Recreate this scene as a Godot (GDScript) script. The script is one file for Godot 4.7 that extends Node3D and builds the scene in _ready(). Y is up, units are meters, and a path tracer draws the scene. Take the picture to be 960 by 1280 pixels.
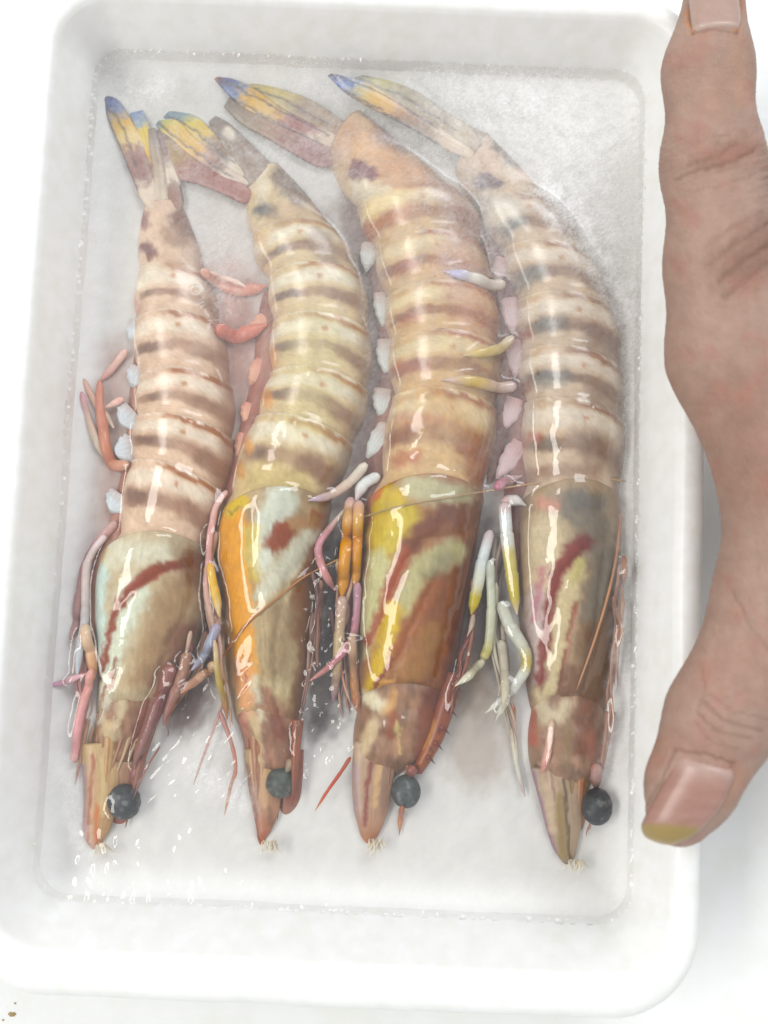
extends Node3D

const MM := 0.001
const HREF := 0.0165            # height of the plane that the outlines below were measured in
const PXM := 0.000165           # metres per unit of those outlines
const X0 := -0.0669
const X1 := 0.0526
const Z0 := -0.1245
const Z1 := 0.0545
const ICE := 0.0168             # level of the ice between the prawns
const CELL := 0.0004

var cam_pos := Vector3(0.0, 0.243, 0.0)
var cam_basis := Basis()
var foc := 1.0
var nz := FastNoiseLite.new()
var nf := FastNoiseLite.new()
var hm := PackedFloat32Array()  # highest point of what lies in the ice, in cells of CELL
var hw := 0
var hh := 0
var M := {}


class Stroke:
	var p: PackedVector2Array
	var w0: float
	var w1: float
	var soft: float
	var a: float
	var c: Color
	var lo: Vector2
	var hi: Vector2


func _ready() -> void:
	# ---- camera
	var fov := 50.0
	foc = 640.0 / tan(deg_to_rad(fov / 2.0))
	var pitch := deg_to_rad(6.5)
	var roll := deg_to_rad(2.4)
	var fw := Vector3(0, -cos(pitch), -sin(pitch))
	var up := Vector3(0, sin(pitch), -cos(pitch))
	var rt := fw.cross(up)
	cam_basis = Basis(rt * cos(roll) + up * sin(roll), up * cos(roll) - rt * sin(roll), -fw)
	var cam := Camera3D.new()
	cam.name = "camera"
	cam.fov = fov
	cam.near = 0.01
	cam.far = 20.0
	cam.transform = Transform3D(cam_basis, cam_pos)
	var lens := CameraAttributesPhysical.new()
	lens.frustum_focal_length = 25.7343
	lens.frustum_focus_distance = 0.228
	lens.exposure_aperture = 7.0
	cam.attributes = lens
	add_child(cam)
	# ---- room light
	var env := Environment.new()
	env.background_mode = Environment.BG_COLOR
	env.background_color = Color(0.86, 0.87, 0.88)
	env.background_energy_multiplier = 0.92
	env.tonemap_mode = Environment.TONE_MAPPER_LINEAR
	env.tonemap_exposure = 0.96
	env.sdfgi_enabled = true
	env.ssao_enabled = true
	env.ssil_enabled = true
	var we := WorldEnvironment.new()
	we.name = "environment"
	we.environment = env
	add_child(we)
	lamp("ceiling_panel_light", Vector3(0.50, 1.30, -1.05), Vector3(-0.02, 0.0, -0.05), Vector2(0.9, 0.6), 1.25, Color(0.97, 0.99, 1.0))
	lamp("ceiling_tube_light", Vector3(-0.98, 1.35, 0.15), Vector3(0.0, 0.0, 0.0), Vector2(0.36, 1.3), 1.45, Color(1.0, 0.99, 0.96))

	nz.seed = 7
	nz.frequency = 0.03
	nz.fractal_octaves = 3
	nf.seed = 21
	nf.frequency = 0.28
	nf.fractal_octaves = 2
	hw = int((X1 - X0) / CELL) + 1
	hh = int((Z1 - Z0) / CELL) + 1
	hm.resize(hw * hh)
	hm.fill(0.0)
	materials()
	make_table()
	make_tray()
	make_prawns()
	make_ice()
	make_hand()


func lamp(called: String, at: Vector3, towards: Vector3, size: Vector2, energy: float, tint: Color) -> void:
	var l := AreaLight3D.new()
	l.name = called
	l.area_size = size
	l.area_normalize_energy = true
	l.light_energy = energy
	l.light_color = tint
	l.area_range = 6.0
	l.shadow_enabled = true
	l.transform = Transform3D(Basis(), at).looking_at(towards, Vector3(0, 0, 1))
	add_child(l)


# ---------------------------------------------------------------- helpers
func hx(s: String) -> Color:
	return Color.html(s).srgb_to_linear()


func at(x: float, y: float, h: float) -> Vector3:
	var d := cam_basis * Vector3((x - 480.0) / foc, -(y - 640.0) / foc, -1.0)
	return cam_pos + d * ((h - cam_pos.y) / d.y)


func plan(q: Vector2, y: float) -> Vector3:
	var p := at(q.x, q.y, HREF)
	p.y = y
	return p


func to_px(x: float, z: float) -> Vector2:
	var v := cam_basis.transposed() * (Vector3(x, HREF, z) - cam_pos)
	return Vector2(480.0 + v.x / -v.z * foc, 640.0 - v.y / -v.z * foc)


func thing(called: String, label: String, category: String, where := Vector3.ZERO, group := "") -> Node3D:
	var o := Node3D.new()
	o.name = called
	o.position = where
	o.set_meta("label", label)
	o.set_meta("category", category)
	if group:
		o.set_meta("group", group)
	add_child(o, true)
	return o


func put(called: String, mesh: Mesh, mat: Material, parent: Node3D) -> MeshInstance3D:
	var o := MeshInstance3D.new()
	o.name = called
	o.mesh = mesh
	o.material_override = mat
	o.position = -parent.position if parent.get_parent() == self else Vector3.ZERO
	parent.add_child(o, true)
	return o


func build(v: PackedVector3Array, idx: PackedInt32Array, col := PackedColorArray(), sheet := false, uv := PackedVector2Array()) -> ArrayMesh:
	var n := PackedVector3Array()
	n.resize(v.size())
	var mid := Vector3.ZERO
	for p in v:
		mid += p
	mid /= maxf(v.size(), 1.0)
	var vol := 0.0
	for k in range(0, idx.size(), 3):
		var a := v[idx[k]]
		var f := (v[idx[k + 2]] - a).cross(v[idx[k + 1]] - a)
		vol += f.y if sheet else f.dot(a - mid)
		n[idx[k]] += f
		n[idx[k + 1]] += f
		n[idx[k + 2]] += f
	var s := 1.0
	if vol < 0.0:
		s = -1.0
		for k in range(0, idx.size(), 3):
			var t := idx[k]
			idx[k] = idx[k + 1]
			idx[k + 1] = t
	for i in n.size():
		n[i] = (n[i] * s).normalized() if n[i].length_squared() > 0.0 else Vector3.UP
	var arr := []
	arr.resize(Mesh.ARRAY_MAX)
	arr[Mesh.ARRAY_VERTEX] = v
	arr[Mesh.ARRAY_NORMAL] = n
	arr[Mesh.ARRAY_INDEX] = idx
	if col.size():
		arr[Mesh.ARRAY_COLOR] = col
	if uv.size():
		arr[Mesh.ARRAY_TEX_UV] = uv
	var m := ArrayMesh.new()
	m.add_surface_from_arrays(Mesh.PRIMITIVE_TRIANGLES, arr)
	return m


func stamp(v: PackedVector3Array) -> void:
	for p in v:
		var i := int((p.x - X0) / CELL + 0.5)
		var j := int((p.z - Z0) / CELL + 0.5)
		if i < 0 or j < 0 or i >= hw or j >= hh:
			continue
		var k := j * hw + i
		if p.y > hm[k]:
			hm[k] = p.y


func top_at(q: Vector2) -> float:
	var p := plan(q, 0.0)
	var i := int((p.x - X0) / CELL + 0.5)
	var j := int((p.z - Z0) / CELL + 0.5)
	var best := 0.0
	for b in range(-2, 3):
		for a in range(-2, 3):
			var x := i + a
			var z := j + b
			if x >= 0 and z >= 0 and x < hw and z < hh:
				best = maxf(best, hm[z * hw + x])
	return best


func noise_tex(freq: float, octaves: int, sd: int, size := 512, kind := FastNoiseLite.TYPE_SIMPLEX_SMOOTH) -> NoiseTexture2D:
	var n := FastNoiseLite.new()
	n.seed = sd
	n.noise_type = kind
	n.frequency = freq
	n.fractal_octaves = octaves
	var t := NoiseTexture2D.new()
	t.width = size
	t.height = size
	t.seamless = true
	t.noise = n
	return t


func mat(called: String, c: Color, rough: float, vertex := false, spec := 0.5) -> StandardMaterial3D:
	var m := StandardMaterial3D.new()
	m.resource_name = called
	m.albedo_color = c.linear_to_srgb()
	m.roughness = rough
	m.metallic_specular = spec
	m.vertex_color_use_as_albedo = vertex
	M[called] = m
	return m


func relief(m: StandardMaterial3D, t: Texture2D, repeat_m: float, depth_mm: float) -> void:
	m.uv1_triplanar = true
	m.uv1_world_triplanar = true
	m.uv1_scale = Vector3.ONE / repeat_m
	m.heightmap_enabled = true
	m.heightmap_texture = t
	m.heightmap_scale = depth_mm * 0.1


func uneven(m: StandardMaterial3D, freq: float, sd: int, low: float) -> void:
	var t := noise_tex(freq, 5, sd)
	var g := Gradient.new()
	g.set_color(0, Color(low, low, low * 0.985))
	g.set_color(1, Color.WHITE)
	g.set_offset(0, 0.2)
	g.set_offset(1, 0.6)
	t.color_ramp = g
	m.albedo_texture = t


func materials() -> void:
	var fine := noise_tex(0.03, 4, 3)
	var grain := noise_tex(0.08, 3, 5)
	var m := mat("white_plastic", Color(0.92, 0.92, 0.915), 0.38)
	relief(m, fine, 0.06, 0.05)
	uneven(m, 0.02, 33, 0.975)
	m = mat("table_paint", Color(0.90, 0.905, 0.90), 0.42)
	relief(m, fine, 0.09, 0.08)
	uneven(m, 0.012, 31, 0.985)
	m = mat("shell", Color.WHITE, 0.38, true, 0.4)
	relief(m, grain, 0.012, 0.03)
	m = mat("limb", Color.WHITE, 0.35, true, 0.5)
	m = mat("eye", Color.WHITE, 0.45, true, 0.45)
	relief(m, grain, 0.02, 0.03)
	m = mat("stain", Color.WHITE, 0.5, true)
	m = mat("skin", Color.WHITE, 0.52, true, 0.35)
	relief(m, noise_tex(0.06, 4, 11, 512, FastNoiseLite.TYPE_CELLULAR), 0.010, 0.2)
	m = mat("nail", Color.WHITE, 0.3, true, 0.5)
	# clear ice: a smooth pane that light passes
	m = mat("clear_ice", Color(0.95, 0.97, 0.98), 0.05)
	m.albedo_color.a = 0.012
	m.transparency = BaseMaterial3D.TRANSPARENCY_ALPHA
	var n := FastNoiseLite.new()
	n.seed = 9
	n.frequency = 0.035
	n.fractal_octaves = 4
	var nt := NoiseTexture2D.new()
	nt.width = 768
	nt.height = 1152
	nt.noise = n
	m.heightmap_enabled = true
	m.heightmap_texture = nt
	m.heightmap_scale = 0.006
	# dull with frost above, wet and glossy below
	var im := Image.create(96, 144, false, Image.FORMAT_RGB8)
	for y in 144:
		for x in 96:
			var q := to_px(lerpf(X0, X1, x / 95.0), lerpf(Z0, Z1, y / 143.0))
			var edge := q.y + 50.0 * nz.get_noise_2d(q.x, q.y) + 0.16 * (q.x - 300.0)
			var r := lerpf(1.0, 0.14, smoothstep(430.0, 660.0, edge))
			r = lerpf(r, 0.16, smoothstep(92.0, 70.0, q.y))
			im.set_pixel(x, y, Color(r, r, r))
	m.roughness = 0.25
	m.roughness_texture = ImageTexture.create_from_image(im)
	# cloudy ice and frost: scatters, thicker or thinner from place to place
	m = mat("cloudy_ice", Color.WHITE, 0.6, true, 0.2)
	m.transparency = BaseMaterial3D.TRANSPARENCY_ALPHA
	relief(m, grain, 0.01, 0.05)


# ---------------------------------------------------------------- painting of natural markings
func st(list: Array, c: String, alpha: float, w0: float, w1: float, soft: float, pts: Array) -> void:
	var s := Stroke.new()
	s.c = hx(c)
	s.a = alpha
	s.w0 = w0
	s.w1 = w1
	s.soft = maxf(soft * 1.15, 0.3)
	s.lo = Vector2(1e9, 1e9)
	s.hi = -s.lo
	for k in range(0, pts.size(), 2):
		var q := Vector2(pts[k], pts[k + 1])
		s.p.append(q)
		s.lo = s.lo.min(q)
		s.hi = s.hi.max(q)
	var r := maxf(w0, w1) + soft * 1.5 + 6.0
	s.lo -= Vector2(r, r)
	s.hi += Vector2(r, r)
	list.append(s)


func paint(list: Array, q0: Vector2, c: Color, warp := 3.0) -> Color:
	var q := q0 + Vector2(nz.get_noise_2d(q0.x * 2.0, q0.y * 1.4), nz.get_noise_2d(q0.x * 2.0 + 700.0, q0.y * 1.4)) * warp * 2.0 + Vector2(nf.get_noise_2d(q0.x * 0.8, q0.y * 0.4), 0.0) * warp * 0.3
	for s: Stroke in list:
		if q.x < s.lo.x or q.y < s.lo.y or q.x > s.hi.x or q.y > s.hi.y:
			continue
		var best := 1e9
		var last := s.p.size() - 1
		if last == 0:
			best = q.distance_to(s.p[0]) - s.w0
		for k in last:
			var a := s.p[k]
			var d := s.p[k + 1] - a
			var t := clampf((q - a).dot(d) / maxf(d.length_squared(), 0.01), 0.0, 1.0)
			best = minf(best, (a + d * t).distance_to(q) - lerpf(s.w0, s.w1, (k + t) / last))
		var m := 1.0 - smoothstep(-s.soft, s.soft, best)
		if m > 0.0:
			c = c.lerp(s.c, m * s.a)
	return c


func speckle(c: Color, q: Vector2, amount: float) -> Color:
	var n := nf.get_noise_2d(q.x * 3.0, q.y * 3.0) * 0.6 + nz.get_noise_2d(q.x * 1.3 + 90.0, q.y * 1.3) * 0.7
	var k := 1.0 + n * amount
	c = Color(c.r * k, c.g * lerpf(1.0, k, 1.1), c.b * lerpf(1.0, k, 1.2))
	c = Color(pow(maxf(c.r, 0.0), 1.06), pow(maxf(c.g, 0.0), 1.06), pow(maxf(c.b, 0.0), 1.06))
	var g := c.r * 0.3 + c.g * 0.55 + c.b * 0.15
	return Color(maxf(lerpf(g, c.r, 1.12), 0.0), maxf(lerpf(g, c.g, 1.12), 0.0), maxf(lerpf(g, c.b, 1.12), 0.0))


# ---------------------------------------------------------------- lofts and tubes
func cat2(a: Vector2, b: Vector2, c: Vector2, d: Vector2, t: float) -> Vector2:
	return b.cubic_interpolate(c, a, d, t)


func rows_of(a: Array) -> Array:                # [lx, ly, rx, ry, lx, ...] -> [left points, right points]
	var l := PackedVector2Array()
	var r := PackedVector2Array()
	for k in range(0, a.size(), 4):
		l.append(Vector2(a[k], a[k + 1]))
		r.append(Vector2(a[k + 2], a[k + 3]))
	return [l, r]


func along(p: PackedVector2Array, s: float) -> Vector2:
	var n := p.size()
	var i := clampi(int(floor(s)), 0, n - 2)
	var t := s - i
	var a := p[i - 1] if i > 0 else p[0] * 2.0 - p[1]
	var d := p[i + 2] if i + 2 < n else p[n - 1] * 2.0 - p[n - 2]
	if t < 0.0 or t > 1.0:
		return p[i].lerp(p[i + 1], t)
	return cat2(a, p[i], p[i + 1], d, t)


# A closed tube whose outline seen from above runs along the rows. steps: [s, scale] per ring; top(s, half) and low(s, half) give its reach above and below the height mid(s).
func loft(rows: Array, steps: Array, mid: Callable, top: Callable, low: Callable, bow: float, nt: int, nb: int, tint: Callable, seen := true, pw := 0.85, ragged := 0.0, scallop := 0.0, rel: Variant = null) -> ArrayMesh:
	var v := PackedVector3Array()
	var col := PackedColorArray()
	var idx := PackedInt32Array()
	var nc := nt + nb
	for st_ in steps:
		var s: float = st_[0]
		var l := along(rows[0], s)
		var r := along(rows[1], s)
		var c := (l + r) * 0.5
		var hv: Vector2 = (r - l) * 0.5 * st_[1]
		var ax := hv.orthogonal().normalized()          # towards smaller s when left is on the left and s runs down the picture
		if ax.y > 0.0:
			ax = -ax
		var half := hv.length()
		var ym: float = mid.call(s)
		var tp: float = top.call(s, half)
		var lw: float = low.call(s, half)
		for j in nc:
			var u := 0.0
			var w := 0.0
			if j <= nt:
				var ph := PI * j / nt
				u = cos(ph)
				w = pow(maxf(sin(ph), 0.0), pw)
			else:
				var ph := PI + PI * (j - nt) / nb
				u = cos(ph)
				w = -pow(maxf(-sin(ph), 0.0), pw)
			var q := c + hv * u + ax * bow * half * (1.0 - u * u)
			if scallop > 0.0:
				var e := sin(PI * clampf(fposmod(s + 0.02, 1.0), 0.0, 1.0))
				q += hv.normalized() * (-maxf(-u, 0.0) ** 4 + 0.5 * maxf(u, 0.0) ** 4) * scallop * (e - 0.5)
			if ragged > 0.0 and s > rows[0].size() - 2.2:
				var e := smoothstep(rows[0].size() - 2.2, rows[0].size() - 1.0, s)
				q += -ax * e * ragged * (nz.get_noise_2d(u * 45.0 + c.x * 3.0, 9.0) * 1.6 + 0.9 * exp(-pow((u - 0.55) / 0.12, 2.0)) + 0.5 * exp(-pow((u + 0.5) / 0.1, 2.0)) - bow * half / ragged * (1.0 - u * u))
			var y := ym + (tp * w if w > 0.0 else lw * w)
			if rel != null and w > 0.0:
				y += rel.call(q, s, u) * w
			v.append(plan(q, maxf(y, 0.0042)))
			col.append(tint.call(q, s, u, w))
	var nr := steps.size()
	for i in nr - 1:
		for j in nc:
			var a := i * nc + j
			var b := i * nc + (j + 1) % nc
			idx.append_array([a, b, a + nc, b, b + nc, a + nc])
	for e in [0, nr - 1]:                               # close both ends
		var m := Vector3.ZERO
		for j in nc:
			m += v[e * nc + j]
		v.append(m / nc)
		col.append(col[e * nc])
		for j in nc:
			var a: int = e * nc + j
			var b: int = e * nc + (j + 1) % nc
			if e == 0:
				idx.append_array([b, a, v.size() - 1])
			else:
				idx.append_array([a, b, v.size() - 1])
	if seen:
		stamp(v)
	return build(v, idx, col)


func even(s0: float, s1: float, n: int) -> Array:
	var a := []
	for i in n + 1:
		a.append([lerpf(s0, s1, float(i) / n), 1.0])
	return a


# A flat leaf-like part (tail fan blade, antennal scale, swimmeret lobe): rows from tip to base, colour stops along it, strokes on top.
func blade(rows_in: Array, thick: float, y0: float, y1: float, stops: Array, list: Array, ribs := 2.0, seen := true, wider := 1.0) -> ArrayMesh:
	var rows := rows_of(rows_in)
	if wider != 1.0:
		for k in rows[0].size():
			var c: Vector2 = (rows[0][k] + rows[1][k]) * 0.5
			rows[0][k] = c + (rows[0][k] - c) * wider
			rows[1][k] = c + (rows[1][k] - c) * wider
	var last: float = rows[0].size() - 1
	var cs := []
	for s in stops:
		cs.append([s[0], hx(s[1])])
	var tint := func(q: Vector2, s: float, u: float, _w: float) -> Color:
		var t := clampf(s / last + nz.get_noise_2d(q.x * 3.0, q.y * 3.0) * 0.07, 0.0, 1.0)
		var c: Color = cs[cs.size() - 1][1]
		for k in cs.size() - 1:
			if t <= cs[k + 1][0]:
				c = cs[k][1].lerp(cs[k + 1][1], clampf((t - cs[k][0]) / maxf(cs[k + 1][0] - cs[k][0], 0.001), 0.0, 1.0))
				break
		c = c * (1.0 - 0.12 * (0.5 + 0.5 * cos(u * PI * ribs * 2.0)))
		if wider > 1.0:
			c = c.lerp(hx("4a3c44"), 0.6 * smoothstep(0.90, 0.99, absf(u)) * smoothstep(0.95, 0.6, t))
		return speckle(paint(list, q, c, 1.5), q, 0.14)
	return loft(rows, even(0.0, last, int(last * 10)), func(s: float) -> float: return lerpf(y0, y1, s / last) * MM,
		func(s: float, half: float) -> float: return minf(thick * MM, half * PXM) * minf(1.0, 0.3 + s),
		func(s: float, half: float) -> float: return minf(thick * MM, half * PXM) * 0.7 * minf(1.0, 0.3 + s), 0.0, 26, 8, tint, seen)


# A jointed limb. pts: x, y, radius; lies on what is below it, its axis no lower than ymin millimetres. stops: colours along it.
func limb(pts: Array, ymin: float, stops: Array, sides := 10, lift := 0.35, seen := true) -> ArrayMesh:
	var p := PackedVector2Array()
	var rr := PackedFloat32Array()
	for k in range(0, pts.size(), 3):
		p.append(Vector2(pts[k], pts[k + 1]))
		rr.append(pts[k + 2])
	var length := 0.0
	for k in p.size() - 1:
		length += p[k].distance_to(p[k + 1])
	var n := maxi(10, int(length / 2.2))
	var last := p.size() - 1
	var q := PackedVector2Array()
	var r := PackedFloat32Array()
	var y := PackedFloat32Array()
	for i in n + 1:
		var s := float(i) / n * last
		var k := clampi(int(s), 0, last - 1)
		q.append(along(p, s))
		var rad := lerpf(rr[k], rr[k + 1], s - k) * 0.86
		rad *= lerpf(1.06, 0.94, s - floorf(s)) * (1.0 - 0.09 * (1.0 - smoothstep(0.0, 0.08, absf(s - roundf(s))))) if sides > 6 else 1.0
		r.append(rad * PXM)
		y.append(maxf(ymin * MM, top_at(q[i]) + rad * PXM * lift))
	for pass_ in 6:
		var y2 := y.duplicate()
		for i in n + 1:
			y2[i] = maxf(y[i], (y[maxi(i - 1, 0)] + y[i] + y[mini(i + 1, n)]) / 3.0) if pass_ < 2 else (y[maxi(i - 1, 0)] + y[i] + y[mini(i + 1, n)]) / 3.0
		y = y2
	var cs := []
	for s in stops:
		cs.append([s[0], hx(s[1])])
	var v := PackedVector3Array()
	var col := PackedColorArray()
	var idx := PackedInt32Array()
	for i in n + 1:
		var c3 := plan(q[i], y[i])
		var d := (plan(q[mini(i + 1, n)], y[mini(i + 1, n)]) - plan(q[maxi(i - 1, 0)], y[maxi(i - 1, 0)])).normalized()
		var sd := d.cross(Vector3.UP).normalized()
		var u3 := sd.cross(d)
		var t := float(i) / n
		var c: Color = cs[cs.size() - 1][1]
		for k in cs.size() - 1:
			if t <= cs[k + 1][0]:
				c = cs[k][1].lerp(cs[k + 1][1], smoothstep(cs[k][0], cs[k + 1][0], t))
				break
		var cap := minf(minf(1.0, 0.5 + i * 0.2), 0.22 + (n - i) * 0.12)
		for j in sides:
			var a := TAU * j / sides
			v.append(c3 + (sd * cos(a) + u3 * sin(a) * 0.85) * r[i] * cap)
			col.append(speckle(c, q[i] + Vector2(0, j * 3.0), 0.15))
	for i in n:
		for j in sides:
			var a := i * sides + j
			var b := i * sides + (j + 1) % sides
			idx.append_array([a, b, a + sides, b, b + sides, a + sides])
	for e in [0, n]:
		v.append(plan(q[e], y[e]))
		col.append(col[e * sides])
		for j in sides:
			idx.append_array([e * sides + j, v.size() - 1, e * sides + (j + 1) % sides] if e == 0 else [e * sides + j, e * sides + (j + 1) % sides, v.size() - 1])
	if seen:
		stamp(v)
	return build(v, idx, col)


# ---------------------------------------------------------------- table and tray
func make_table() -> void:
	var t := thing("table", "white painted work table under the tray", "table", Vector3(0, 0, 0))
	var b := BoxMesh.new()
	b.size = Vector3(1.4, 0.03, 1.0)
	var o := put("table_top", b, M.table_paint, t)
	o.position = Vector3(0.0, -0.015, 0.0)
	# dried spots near the lower left corner
	var spot_mat := mat("dried_spot", hx("ae9468"), 0.6)
	var rng := RandomNumberGenerator.new()
	rng.seed = 4
	for s in [[15, 1268, 4.5], [19, 1254, 1.6], [4, 1275, 1.5]]:
		var v := PackedVector3Array()
		var idx := PackedInt32Array()
		var c := at(s[0], s[1], 0.0)
		v.append(c + Vector3(0, 0.0005, 0))
		for k in 16:
			var a := TAU * k / 16.0
			v.append(c + Vector3(cos(a), 0, sin(a) * 0.6) * s[2] * 0.00018 * rng.randf_range(0.75, 1.2) + Vector3(0, 0.00005, 0))
			idx.append_array([0, 1 + k, 1 + (k + 1) % 16])
		put("dried_spot", build(v, idx, PackedColorArray(), true), spot_mat, t)


func ring(off: float, y: float) -> PackedVector3Array:
	var out := PackedVector3Array()
	var r := maxf(0.0065 + off, 0.001)
	var lo := Vector2(X0 - off, Z0 - off)
	var hi := Vector2(X1 + off, Z1 + off * (1.42 if off > 0.0 else 1.0))
	var cs := [Vector2(hi.x - r, hi.y - r), Vector2(lo.x + r, hi.y - r), Vector2(lo.x + r, lo.y + r), Vector2(hi.x - r, lo.y + r)]
	for k in 4:
		for i in 13:
			var a := PI / 2.0 * (k + i / 12.0)
			var p: Vector2 = cs[k] + Vector2(cos(a), sin(a)) * r
			out.append(Vector3(p.x, y, p.y))
		var e: Vector2 = cs[k] + Vector2(cos(PI / 2.0 * (k + 1)), sin(PI / 2.0 * (k + 1))) * r
		var f: Vector2 = cs[(k + 1) % 4] + Vector2(cos(PI / 2.0 * (k + 1)), sin(PI / 2.0 * (k + 1))) * r
		for i in range(1, 24):
			var p := e.lerp(f, i / 24.0)
			var w := sin(i / 24.0 * PI)
			var n := nz.get_noise_2d(p.x * 900.0, p.y * 900.0) * 0.00035 * w
			out.append(Vector3(p.x + n, y + n * (1.0 if y > 0.012 else 0.0), p.y + n))
	return out


func rings(profile: Array, close_first := false, close_last := false) -> ArrayMesh:
	var v := PackedVector3Array()
	var idx := PackedInt32Array()
	var nc := 0
	for p in profile:
		var r := ring(p[0] * MM, p[1] * MM)
		nc = r.size()
		v.append_array(r)
	for i in profile.size() - 1:
		for j in nc:
			var a := i * nc + j
			var b := i * nc + (j + 1) % nc
			idx.append_array([a, b, a + nc, b, b + nc, a + nc])
	for e in [0, profile.size() - 1]:
		if (e == 0 and close_first) or (e > 0 and close_last):
			v.append(Vector3((X0 + X1) / 2, profile[e][1] * MM, (Z0 + Z1) / 2))
			for j in nc:
				var a: int = e * nc + j
				var b: int = e * nc + (j + 1) % nc
				idx.append_array([b, a, v.size() - 1] if e == 0 else [a, b, v.size() - 1])
	return build(v, idx)


func make_tray() -> void:
	var t := thing("tray", "white plastic tray with a rounded rim, filled with ice and four prawns", "tray", Vector3((X0 + X1) / 2, 0, (Z0 + Z1) / 2))
	put("tray_base", rings([[-0.5, 0.3], [-1.2, 0.0], [-2.0, 0.0], [-2.6, 3.0], [-1.6, 3.2], [-0.9, 4.2]], true, false), M.white_plastic, t)
	# the inner floor
	var fl := PackedVector3Array()
	var idx := PackedInt32Array()
	var col := PackedColorArray()
	var nx := 20
	var nzz := 30
	for j in nzz + 1:
		for i in nx + 1:
			var p := Vector3(lerpf(X0 + 0.0012, X1 - 0.0012, float(i) / nx), 0.0034, lerpf(Z0 + 0.0012, Z1 - 0.0012, float(j) / nzz))
			fl.append(p)
			col.append(Color(0.78, 0.78, 0.76))
	for j in nzz:
		for i in nx:
			var a := j * (nx + 1) + i
			idx.append_array([a, a + 1, a + nx + 1, a + 1, a + nx + 2, a + nx + 1])
	put("tray_floor", build(fl, idx, col, true), M.stain, t)
	put("side_wall", rings([[-2.4, 3.0], [-1.4, 3.6], [-0.7, 5.0], [-0.3, 9.0], [0.0, 16.5], [1.9, 22.0], [3.4, 26.0], [4.4, 28.2]]), M.white_plastic, t)
	put("rim", rings([[4.4, 28.2], [4.9, 29.1], [5.6, 29.7], [6.5, 30.0], [7.6, 30.0], [8.8, 29.7], [9.8, 28.9], [10.4, 27.6], [10.5, 26.0], [10.2, 23.5], [9.5, 22.8], [8.2, 23.0], [6.4, 24.0]]), M.white_plastic, t)
	put("outer_wall", rings([[6.4, 24.0], [5.0, 23.0], [3.8, 14.0], [2.2, 3.0], [1.4, 0.8], [-0.5, 0.3]]), M.white_plastic, t)


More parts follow.
